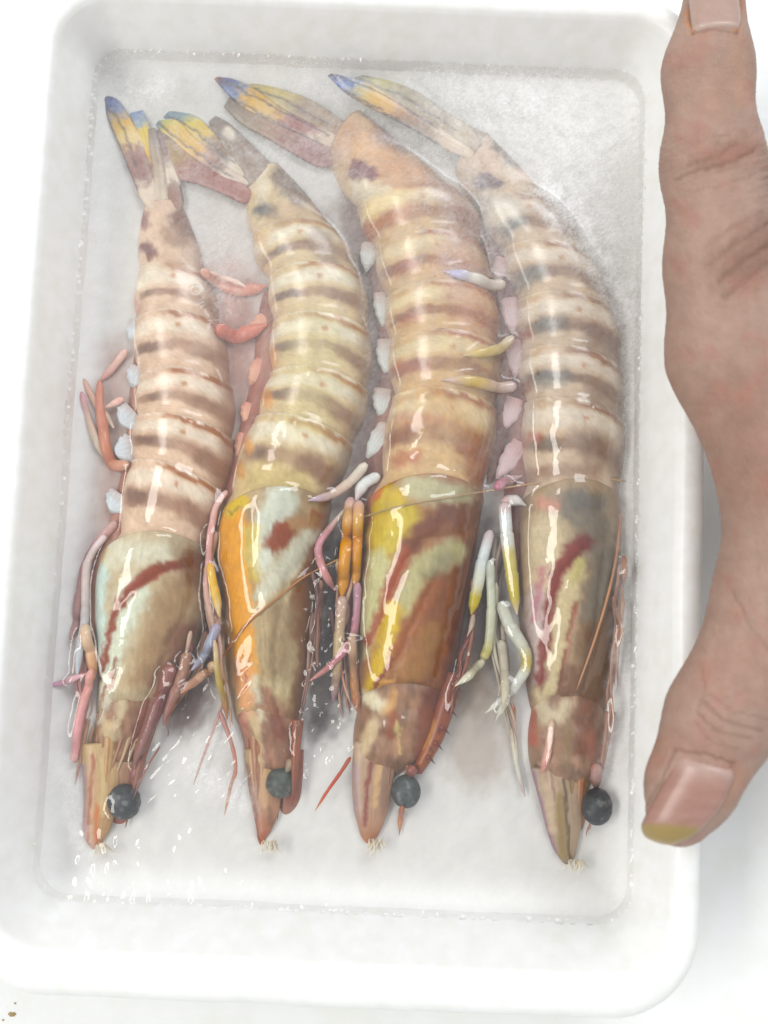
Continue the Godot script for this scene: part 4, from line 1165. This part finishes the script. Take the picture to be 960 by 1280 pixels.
# ---------------------------------------------------------------- ice
func make_ice() -> void:
	var f := PackedFloat32Array()
	f.resize(hw * hh)
	for k in hm.size():
		f[k] = maxf(hm[k], ICE - 0.004)
	for pass_ in 18:
		if pass_ < 12:
			for k in hm.size():
				f[k] = maxf(f[k], hm[k])
		var g := f.duplicate()
		for j in range(1, hh - 1):
			for i in range(1, hw - 1):
				var k := j * hw + i
				g[k] = (f[k] * 2.0 + f[k - 1] + f[k + 1] + f[k - hw] + f[k + hw]) / 6.0
		f = g
	# needles, scratches and bubbles frozen into the surface
	var rng := RandomNumberGenerator.new()
	rng.seed = 17
	var add := PackedFloat32Array()
	add.resize(hw * hh)
	for n in 110:
		var q := Vector2(rng.randf_range(170, 300), rng.randf_range(840, 1010))
		var a := deg_to_rad(rng.randf_range(-55, -20))
		ridge(add, q, q + Vector2(cos(a), sin(a)) * rng.randf_range(12, 46), rng.randf_range(1.6, 3.2), rng.randf_range(0.0001, 0.0003))
	for n in 40:
		var q := Vector2(rng.randf_range(100, 260), rng.randf_range(1030, 1120))
		var a := deg_to_rad(rng.randf_range(30, 100))
		ridge(add, q, q + Vector2(cos(a), sin(a)) * rng.randf_range(4, 20), rng.randf_range(2.0, 4.0), rng.randf_range(0.0002, 0.0005))
	for n in 40:
		var q := Vector2(rng.randf_range(250, 780), rng.randf_range(1060, 1125))
		ridge(add, q, q + Vector2(2, rng.randf_range(4, 14)), rng.randf_range(1.6, 2.6), rng.randf_range(0.00012, 0.0003))
	for n in 90:
		var q := Vector2(rng.randf_range(375, 445), rng.randf_range(720, 960))
		var a := rng.randf_range(0, TAU)
		ridge(add, q, q + Vector2(cos(a), sin(a)) * rng.randf_range(4, 16), rng.randf_range(2.5, 4.5), rng.randf_range(0.0002, 0.0006))
	for n in 40:
		var q := Vector2(rng.randf_range(200, 290), rng.randf_range(660, 800))
		var a := rng.randf_range(0, TAU)
		ridge(add, q, q + Vector2(cos(a), sin(a)) * rng.randf_range(2, 12), rng.randf_range(1.4, 2.4), rng.randf_range(0.00005, 0.00014))
	for b in [[262, 392, 11], [278, 398, 10], [247, 366, 6], [386, 930, 17], [238, 940, 5], [566, 436, 4], [393, 472, 4], [378, 533, 5], [243, 533, 3], [735, 522, 6], [520, 1078, 4], [180, 1050, 4], [308, 1100, 4], [60, 590, 4], [85, 640, 4], [88, 582, 4]]:
		bubble(add, Vector2(b[0], b[1]), b[2])
	var v := PackedVector3Array()
	var idx := PackedInt32Array()
	var fv := PackedVector3Array()
	var fc := PackedColorArray()
	var veil := []
	for s in [[0.12, 30, 40, [120, 66, 300, 60, 470, 66]], [0.15, 250, 120, [280, 150, 620, 360]], [0.30, 16, 20, [172, 118, 200, 112]], [0.14, 20, 26, [370, 96, 420, 120]], [0.16, 40, 40, [230, 190, 420, 190]], [0.42, 60, 60, [690, 130, 790, 280]], [0.62, 20, 22, [690, 240, 745, 320, 785, 390]], [0.35, 30, 40, [560, 100, 640, 110]], [0.20, 60, 60, [560, 200, 570, 300]], [0.25, 14, 14, [786, 420, 788, 620, 780, 900, 760, 960]], [0.22, 26, 26, [270, 290, 280, 360]], [0.30, 12, 14, [270, 925, 240, 960, 300, 1000]], [0.18, 30, 30, [260, 970, 290, 1000]], [0.25, 14, 12, [80, 960, 90, 1020, 120, 1100]]]:  # frost; the milky patches at lower left paint in a lamp's sheen
		st(veil, "ffffff", s[0], s[1], s[1], s[2], s[3])
	var lows := []
	for j in hh:
		for i in hw:
			var k := j * hw + i
			var x := lerpf(X0 - 0.0005, X1 + 0.0005, float(i) / (hw - 1))
			var z := lerpf(Z0 - 0.0005, Z1 + 0.0005, float(j) / (hh - 1))
			var q := to_px(x, z)
			var rough := 0.07
			for w in [[235, 1092, 65, 26, 0.7], [265, 955, 45, 40, 0.45], [408, 830, 22, 110, 1.5], [610, 1105, 18, 16, 0.7], [712, 1112, 16, 14, 0.7], [232, 730, 28, 60, 0.9], [45, 1000, 10, 110, 0.9], [120, 1080, 40, 40, 0.5]]:
				rough += w[4] * exp(-pow((q.x - w[0]) / w[2], 2.0) - pow((q.y - w[1]) / w[3], 2.0))
			var und := nz.get_noise_2d(x * 9000.0, z * 9000.0) * 0.00016 + nz.get_noise_2d(x * 30000.0 + 77.0, z * 30000.0) * 0.00005
			var a := f[k] + 0.0008
			var d := (a - ICE) / 0.0012
			var h := ICE
			if d > 1.0:
				h = a
			elif d > -1.0:
				h = ICE + 0.0012 * (d + 1.0) * (d + 1.0) * 0.25
			# the ice creeps up the tray wall
			var edge := minf(minf(x - X0, X1 - x), minf(z - Z0, Z1 - z))
			h += 0.0006 * exp(-edge / 0.0011) * (0.5 + 0.9 * nz.get_noise_2d(x * 20000.0, z * 20000.0))
			h += und * rough + add[k]
			var rc := rounded(x, z)
			v.append(Vector3(rc.x, h, rc.y))
			fv.append(Vector3(rc.x, h - 0.00035, rc.y))
			var grainy := 0.8 + 0.55 * nf.get_noise_2d(q.x * 2.5, q.y * 2.5) + 0.35 * nz.get_noise_2d(q.x, q.y)
			var al := paint(veil, q, Color(0.025, 0.025, 0.025), 6.0).r
			fc.append(Color(0.88, 0.865, 0.855, clampf(al * grainy, 0.0, 0.8)))
	for j in hh - 1:
		for i in hw - 1:
			var a := j * hw + i
			idx.append_array([a, a + 1, a + hw, a + 1, a + hw + 1, a + hw])
	var fidx := idx.duplicate()
	# sides and underside of the slab
	var rim := PackedInt32Array()
	for i in hw:
		rim.append(i)
	for j in range(1, hh):
		rim.append(j * hw + hw - 1)
	for i in range(hw - 2, -1, -1):
		rim.append((hh - 1) * hw + i)
	for j in range(hh - 2, 0, -1):
		rim.append(j * hw)
	var first := v.size()
	for r in rim:
		v.append(Vector3(clampf(v[r].x, X0 + 0.0008, X1 - 0.0008), 0.0060, clampf(v[r].z, Z0 + 0.0008, Z1 - 0.0008)))
	for k in rim.size():
		var k2 := (k + 1) % rim.size()
		idx.append_array([rim[k], first + k, rim[k2], rim[k2], first + k, first + k2])
	v.append(Vector3((X0 + X1) / 2, 0.0040, (Z0 + Z1) / 2))
	for k in rim.size():
		idx.append_array([first + k, v.size() - 1, first + (k + 1) % rim.size()])
	var core := PackedVector3Array()
	var kc := PackedColorArray()
	var kidx := PackedInt32Array()
	var stains := []
	for s in [["cf9c8e", 0.8, 24, [280, 340, 285, 400, 288, 460]], ["9a7468", 0.85, 16, [306, 350, 296, 430, 298, 520, 288, 620]], ["6a4a42", 0.95, 24, [440, 250, 466, 330, 474, 420, 468, 520, 440, 620]], ["6e4e44", 0.95, 24, [600, 250, 626, 330, 640, 420, 640, 600]], ["8a6a68", 0.85, 26, [98, 680, 90, 760, 92, 850]], ["a88074", 0.8, 22, [134, 440, 130, 560, 124, 640]], ["5e4440", 0.95, 30, [262, 690, 248, 790, 225, 890]], ["352a2a", 0.96, 28, [420, 680, 408, 820, 398, 900]], ["54403a", 0.92, 32, [604, 660, 600, 780, 586, 860]], ["7a5c4e", 0.85, 24, [782, 640, 776, 780, 752, 930]], ["978474", 0.6, 40, [590, 860, 600, 950]], ["b5a49c", 0.5, 26, [268, 250, 275, 330]]]:
		st(stains, s[0], s[1], s[2], s[2], 22.0, s[3])
	var cn := Vector2i(160, 240)
	for j in cn.y + 1:
		for i in cn.x + 1:
			var p := Vector3(lerpf(X0 - 0.0004, X1 + 0.0004, float(i) / cn.x), 0.0, lerpf(Z0 - 0.0004, Z1 + 0.0004, float(j) / cn.y))
			var q := to_px(p.x, p.z)
			var n := nz.get_noise_2d(q.x * 0.7, q.y * 0.7)
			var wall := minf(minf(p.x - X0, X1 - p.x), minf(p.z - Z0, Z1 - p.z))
			p.y = 0.0107 + n * 0.0004 + 0.0024 * exp(-wall / 0.0030)
			var rc := rounded(p.x, p.z)
			core.append(Vector3(rc.x, p.y, rc.y))
			var c := paint(stains, q, Color(0.64, 0.625, 0.60) * (1.0 + n * 0.05), 6.0)
			c = c.lerp(Color(0.88, 0.875, 0.86), 0.9 * exp(-pow(wall / 0.0050, 2.0)))  # colour lightened near the walls to offset the shade they cast
			kc.append(c * (1.0 + 0.03 * nf.get_noise_2d(q.x, q.y)))
	for j in cn.y:
		for i in cn.x:
			var a := j * (cn.x + 1) + i
			kidx.append_array([a, a + 1, a + cn.x + 1, a + 1, a + cn.x + 2, a + cn.x + 1])
	var t := thing("ice_slab", "clear wet ice glazing the prawns, frosted at the top right", "ice", Vector3((X0 + X1) / 2, 0.0040, (Z0 + Z1) / 2))
	var uvs := PackedVector2Array()
	for p in v:
		uvs.append(Vector2((p.x - X0) / (X1 - X0), (p.z - Z0) / (Z1 - Z0)))
	put("clear_ice", build(v, idx, PackedColorArray(), true, uvs), M.clear_ice, t)
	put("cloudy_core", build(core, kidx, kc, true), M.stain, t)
	put("frost", build(fv, fidx, fc, true), M.cloudy_ice, t)  # real frost, plus the sheen painted in at lower left


func rounded(x: float, z: float) -> Vector2:        # pulls the corners of the slab in to the rounded corners of the tray
	const R := 0.0066
	var c := Vector2(clampf(x, X0 - 0.0005 + R, X1 + 0.0005 - R), clampf(z, Z0 - 0.0005 + R, Z1 + 0.0005 - R))
	var d := Vector2(x, z) - c
	if d.x == 0.0 or d.y == 0.0:
		return Vector2(x, z)
	return c + d.normalized() * maxf(absf(d.x), absf(d.y))


func ridge(add: PackedFloat32Array, a: Vector2, b: Vector2, w: float, h: float) -> void:
	var n := int(a.distance_to(b) / 1.2) + 1
	for k in n + 1:
		var p := plan(a.lerp(b, float(k) / n), 0.0)
		dab(add, p, w * PXM, h * sin(PI * clampf(k / float(n), 0.05, 0.95)), 0.0)


func bubble(add: PackedFloat32Array, q: Vector2, r: float) -> void:
	dab(add, plan(q, 0.0), 2.2 * PXM, 0.00022, r * PXM)


func dab(add: PackedFloat32Array, p: Vector3, w: float, h: float, r: float) -> void:
	var reach := int((r + w * 2.5) / CELL) + 1
	var ci := int((p.x - X0) / CELL + 0.5)
	var cj := int((p.z - Z0) / CELL + 0.5)
	for j in range(cj - reach, cj + reach + 1):
		for i in range(ci - reach, ci + reach + 1):
			if i < 1 or j < 1 or i >= hw - 1 or j >= hh - 1:
				continue
			var d := Vector2(X0 + i * CELL - p.x, Z0 + j * CELL - p.z).length() - r
			var g := h * exp(-d * d / (w * w))
			add[j * hw + i] = maxf(add[j * hw + i], g)


# ---------------------------------------------------------------- hand
var bones := []                                      # [a, b, ra, rb]


func bone(x0: float, y0: float, h0: float, r0: float, x1: float, y1: float, h1: float, r1: float) -> void:
	bones.append([at(x0, y0, h0 * MM), at(x1, y1, h1 * MM), r0 * MM, r1 * MM])


func field(p: Vector3) -> float:
	var acc := 0.0
	var near := 1e9
	const K := 420.0
	for b in bones:
		var a: Vector3 = b[0]
		var d: Vector3 = b[1] - a
		var t := clampf((p - a).dot(d) / d.length_squared(), 0.0, 1.0)
		var e := p.distance_to(a + d * t) - lerpf(b[2], b[3], t)
		near = minf(near, e)
		if e < 0.012:
			acc += exp(-e * K)
	return near if acc <= 0.0 else minf(near, -log(acc) / K)


func grad(p: Vector3) -> Vector3:
	const E := 0.0004
	return Vector3(field(p + Vector3(E, 0, 0)) - field(p - Vector3(E, 0, 0)), field(p + Vector3(0, E, 0)) - field(p - Vector3(0, E, 0)), field(p + Vector3(0, 0, E)) - field(p - Vector3(0, 0, E))).normalized()


func make_hand() -> void:
	# index finger, lying along the rim
	bone(895, -28, 39.0, 5.4, 885, 88, 39.5, 7.35)
	bone(885, 88, 39.5, 7.35, 891, 205, 41.0, 8.5)
	bone(891, 205, 41.0, 8.5, 904, 330, 43.0, 9.5)
	bone(904, 330, 43.0, 9.5, 923, 440, 44.0, 11.8)
	# back of the hand and the web towards the thumb
	bone(923, 440, 44.0, 11.8, 1012, 640, 45.0, 13.4)
	bone(1012, 640, 45.0, 13.0, 1180, 720, 46.0, 16.0)
	bone(1040, 430, 46.0, 11.0, 1140, 640, 47.0, 14.0)
	bone(1110, 440, 45.0, 10.5, 1200, 660, 46.0, 14.0)
	bone(1180, 470, 43.0, 9.5, 1240, 680, 44.0, 13.0)
	bone(1190, 700, 45.0, 16.5, 1480, 800, 46.0, 19.0)
	# thumb
	bone(1100, 700, 45.0, 14.0, 986, 742, 44.0, 11.6)
	bone(986, 742, 44.0, 11.6, 902, 896, 43.0, 8.6)
	bone(902, 896, 43.0, 8.6, 862, 985, 41.5, 6.6)
	bone(862, 985, 41.5, 6.6, 847, 1022, 40.5, 4.6)
	# the other fingers, curled down past the edge of the tray
	for k in 3:
		var x := 1110.0 + 80.0 * k
		var y := 420.0 + 25.0 * k
		var r := 8.6 - 0.7 * k
		bone(x, y, 46.0 - k, r + 2.0, x + 25, y - 150 + 20 * k, 42.0, r)
		bone(x + 25, y - 150 + 20 * k, 42.0, r, x + 20, y - 170 + 20 * k, 20.0, r - 0.8)
		bone(x + 20, y - 170 + 20 * k, 20.0, r - 0.8, x - 5, y - 110 + 20 * k, 9.5, r - 1.6)
	var lo := Vector3(1e9, 1e9, 1e9)
	var hi := -lo
	for b in bones:
		for e in 2:
			var r: float = b[2 + e] + 0.004
			lo = lo.min(b[e] - Vector3(r, r, r))
			hi = hi.max(b[e] + Vector3(r, r, r))
	# surface nets
	const C := 0.00125
	const B := 8
	var nx := int((hi.x - lo.x) / C) / B * B + B
	var ny := int((hi.y - lo.y) / C) / B * B + B
	var nn := int((hi.z - lo.z) / C) / B * B + B
	var sx := 1
	var sy := nx + 1
	var sz := (nx + 1) * (ny + 1)
	var val := PackedFloat32Array()
	val.resize(sz * (nn + 1))
	val.fill(1.0)
	var done := PackedByteArray()
	done.resize(val.size())
	var cells := PackedInt32Array()
	for bz in range(0, nn, B):
		for by in range(0, ny, B):
			for bx in range(0, nx, B):
				var m := lo + Vector3(bx + B * 0.5, by + B * 0.5, bz + B * 0.5) * C
				if absf(field(m)) > B * C * 0.9 + 0.002:
					continue
				for z in B + 1:
					for y in B + 1:
						for x in B + 1:
							var k := (bx + x) * sx + (by + y) * sy + (bz + z) * sz
							if not done[k]:
								done[k] = 1
								val[k] = field(lo + Vector3(bx + x, by + y, bz + z) * C)
				for z in B:
					for y in B:
						for x in B:
							cells.append((bx + x) * sx + (by + y) * sy + (bz + z) * sz)
	var off := PackedInt32Array([0, sx, sy, sx + sy, sz, sz + sx, sz + sy, sz + sx + sy])
	var vert := {}
	var v := PackedVector3Array()
	for k in cells:
		var mask := 0
		for c in 8:
			if val[k + off[c]] < 0.0:
				mask |= 1 << c
		if mask == 0 or mask == 255:
			continue
		var px := k % sy
		var py := (k / sy) % (ny + 1)
		var pz := k / sz
		var p := lo + Vector3(px + 0.5, py + 0.5, pz + 0.5) * C
		for it in 3:
			p -= grad(p) * field(p)
		vert[k] = v.size()
		v.append(p)
	var idx := PackedInt32Array()
	for k in vert:
		for ax in 3:
			var s: int = [sx, sy, sz][ax]
			var a: int = [sy, sz, sx][ax]
			var b: int = [sz, sx, sy][ax]
			if not (vert.has(k - a) and vert.has(k - b) and vert.has(k - a - b)):
				continue
			var v0 := val[k]
			var v1 := val[k + s]
			if (v0 < 0.0) == (v1 < 0.0):
				continue
			var q := [vert[k], vert[k - a], vert[k - a - b], vert[k - b]]
			if v0 < 0.0:
				idx.append_array([q[0], q[2], q[1], q[0], q[3], q[2]])
			else:
				idx.append_array([q[0], q[1], q[2], q[0], q[2], q[3]])
	# refine what the picture shows, twice
	for level in 2:
		var mids := {}
		var out := PackedInt32Array()
		for k in range(0, idx.size(), 3):
			var t := [idx[k], idx[k + 1], idx[k + 2]]
			var e := [0, 0, 0]
			for c in 3:
				var i: int = mini(t[c], t[(c + 1) % 3])
				var j: int = maxi(t[c], t[(c + 1) % 3])
				var key := i * 4000000 + j
				if not mids.has(key):
					var mp := (v[i] + v[j]) * 0.5
					# only where the camera sees it from above
					mids[key] = v.size()
					if mp.x < 0.085 and mp.y > 0.034:
						mp -= grad(mp) * field(mp)
					v.append(mp)
				e[c] = mids[key]
			out.append_array([t[0], e[0], e[2], t[1], e[1], e[0], t[2], e[2], e[1], e[0], e[1], e[2]])
		idx = out
	# creases, nail folds and colour
	var creases := []
	for s in [[0.28, 1.6, [842, 226, 868, 214, 905, 206, 942, 190]], [0.22, 1.6, [862, 208, 895, 196, 922, 180]], [0.12, 1.5, [850, 190, 885, 172, 915, 168]], [0.14, 1.6, [860, 240, 900, 232, 940, 222]], [0.10, 1.5, [848, 86, 880, 83, 915, 84]], [0.22, 2.6, [888, 330, 920, 305, 962, 280]], [0.26, 2.8, [898, 352, 930, 325, 970, 300]], [0.22, 2.8, [905, 372, 940, 345, 980, 318]], [0.14, 2.2, [880, 310, 915, 285, 955, 265]], [0.25, 2.0, [880, 880, 905, 902, 955, 914]], [0.22, 1.8, [872, 893, 895, 915, 940, 925]], [0.16, 1.8, [886, 868, 920, 892, 965, 900]], [0.12, 1.8, [868, 905, 890, 930, 925, 937]], [0.14, 2.0, [915, 740, 935, 780, 962, 815]], [0.10, 2.0, [875, 830, 880, 860, 870, 890]], [0.30, 1.6, [842, 938, 880, 943, 918, 955]], [0.28, 1.5, [842, 940, 826, 975, 808, 1005]], [0.28, 1.5, [916, 957, 908, 985, 888, 1022]], [0.30, 1.5, [864, 40, 893, 36, 922, 41]], [0.25, 1.4, [864, 40, 862, 10, 864, -20]], [0.25, 1.4, [922, 41, 926, 10, 926, -20]]]:
		st(creases, "ffffff", s[0], s[1], s[1], 2.4, s[2])
	var tones := []
	for s in [["8f6a5a", 0.5, 16, [880, 200, 930, 185]], ["a87a66", 0.2, 22, [890, 130, 900, 110]], ["7f5f50", 0.55, 30, [920, 340, 960, 300]], ["8a6252", 0.4, 40, [930, 500, 950, 600]], ["a0705e", 0.2, 30, [890, 850, 930, 820]], ["9c6456", 0.2, 18, [850, 930, 900, 940]], ["b07a66", 0.24, 10, [815, 960, 825, 930]], ["b98262", 0.24, 10, [905, 1000, 930, 965]], ["c09070", 0.2, 14, [930, 120, 925, 60]], ["c88a5c", 0.6, 5, [920, 10, 922, 35]], ["c88a5c", 0.6, 4, [862, 15, 862, 35]]]:
		st(tones, s[0], s[1], s[2], s[2], s[2] * 0.8, s[3])
	var col := PackedColorArray()
	var base := hx("ad9387")
	for i in v.size():
		var p := v[i]
		var w := cam_basis.transposed() * (p - cam_pos)
		var q := Vector2(480.0 + w.x / -w.z * foc, 640.0 - w.y / -w.z * foc)
		if p.x < 0.085 and p.y > 0.036:
			var d := paint(creases, q, Color(0, 0, 0), 1.4).r
			var kn := exp(-pow((q.y - 205.0) / 45.0, 2.0)) + exp(-pow((q.y - 330.0) / 60.0, 2.0)) * smoothstep(870.0, 930.0, q.x) + exp(-Vector2(q.x - 905.0, (q.y - 895.0) * 1.3).length_squared() / 2500.0)
			var tex := nz.get_noise_2d(q.x * 1.1 + q.y * 0.5, q.y * 5.0 + q.x * 1.6) * 0.00022 * minf(kn, 1.0) + nz.get_noise_2d(q.x * 3.0, q.y * 3.0) * 0.00007 + nf.get_noise_2d(q.x * 1.6, q.y * 1.6) * 0.00004
			v[i] = p + grad(p) * (tex - d * 0.0014)
			var c := paint(tones, q, base, 6.0)
			var n := nz.get_noise_2d(q.x * 0.8 + 31.0, q.y * 0.8)
			c = c * (1.0 + n * 0.09)
			c = c.lerp(hx("b07c70"), 0.32 * smoothstep(0.0, 0.6, nz.get_noise_2d(q.x * 0.5 + 400.0, q.y * 0.5)))
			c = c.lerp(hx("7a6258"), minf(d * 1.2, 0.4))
			col.append(speckle(c, q, 0.09))
		else:
			col.append(base)
	var o := thing("hand", "person's bare hand with index finger along the tray's right rim and thumb pointing down", "hand", at(1012, 640, 30.0 * MM))
	put("skin", build(v, idx, col), M.skin, o)
	nail(o, [848, 940, 914, 957, 836, 966, 908, 980, 822, 994, 898, 1006, 810, 1020, 884, 1026, 806, 1036, 872, 1040, 812, 1050, 860, 1050, 826, 1058, 846, 1057], 47.0, 1.2, true)
	nail(o, [866, 44, 921, 44, 865, 28, 925, 28, 865, 8, 926, 8, 866, -14, 925, -14, 870, -36, 920, -36, 884, -48, 906, -48], 45.5, 0.2, false)


func nail(o: Node3D, rows_in: Array, h: float, _drop: float, thumb: bool) -> void:
	var rows := rows_of(rows_in)
	var last: float = rows[0].size() - 1
	var v := PackedVector3Array()
	var col := PackedColorArray()
	var idx := PackedInt32Array()
	var nr := 40
	var nc := 24
	var before := PackedFloat32Array()
	before.resize(nc + 1)
	for side in 2:
		for i in nr + 1:
			var s := last * i / nr
			var l := along(rows[0], s)
			var r := along(rows[1], s)
			for j in nc + 1:
				var u := -1.0 + 2.0 * j / nc
				var q := l.lerp(r, float(j) / nc)
				var p := at(q.x, q.y, h * MM)
				# let it lie on the flesh below, sinking under the fold at its root and sides, and run on straight past the tip
				var y := h * MM + 0.008
				for it in 24:
					var e := field(Vector3(p.x, y, p.z))
					y -= clampf(e, -0.002, 0.002)
					if absf(e) < 0.00002 or y < (h - 12.0) * MM:
						break
				var t := float(i) / nr
				if i == 0:
					before[j] = y
				y = maxf(y, before[j] - (0.00006 + 0.00016 * t))
				before[j] = y
				var free := smoothstep(0.62, 1.0, t)
				y += 0.00045 - 0.0011 * (1.0 - smoothstep(0.0, 0.07, t)) - 0.0009 * smoothstep(0.80, 1.0, absf(u)) * (1.0 - 0.7 * free)
				v.append(Vector3(p.x, y - (0.0006 if side == 1 else 0.0), p.z))
				var c := hx("a07c72").lerp(hx("ac8a80"), 0.5 + 0.5 * nz.get_noise_2d(q.x * 0.5, q.y * 3.0))
				if thumb:
					c = c.lerp(hx("bca49c"), 0.8 * (1.0 - smoothstep(0.05, 0.22, t + 0.03 * u * u)))
					c = c.lerp(hx("a08c60"), smoothstep(0.50, 0.62, t - 0.06 * u * u + 0.03 * nz.get_noise_2d(q.x * 2.0, q.y * 2.0)))
				else:
					c = c.lerp(hx("b39a90"), 0.9)
					c = c.lerp(hx("c8b4aa"), 1.0 - smoothstep(0.04, 0.14, t))
				col.append(speckle(c, q, 0.08))
	var m := (nr + 1) * (nc + 1)
	for i in nr:
		for j in nc:
			var a := i * (nc + 1) + j
			idx.append_array([a, a + 1, a + nc + 1, a + 1, a + nc + 2, a + nc + 1])
			idx.append_array([m + a, m + a + nc + 1, m + a + 1, m + a + 1, m + a + nc + 1, m + a + nc + 2])
	for i in nr:
		for j in [0, nc]:
			var a: int = i * (nc + 1) + j
			var b: int = a + nc + 1
			idx.append_array([a, b, m + a, b, m + b, m + a] if j == 0 else [a, m + a, b, b, m + a, m + b])
	for j in nc:
		for i in [0, nr]:
			var a: int = i * (nc + 1) + j
			idx.append_array([a, m + a, a + 1, a + 1, m + a, m + a + 1] if i == 0 else [a, a + 1, m + a, a + 1, m + a + 1, m + a])
	put("fingernail", build(v, idx, col), M.nail, o)
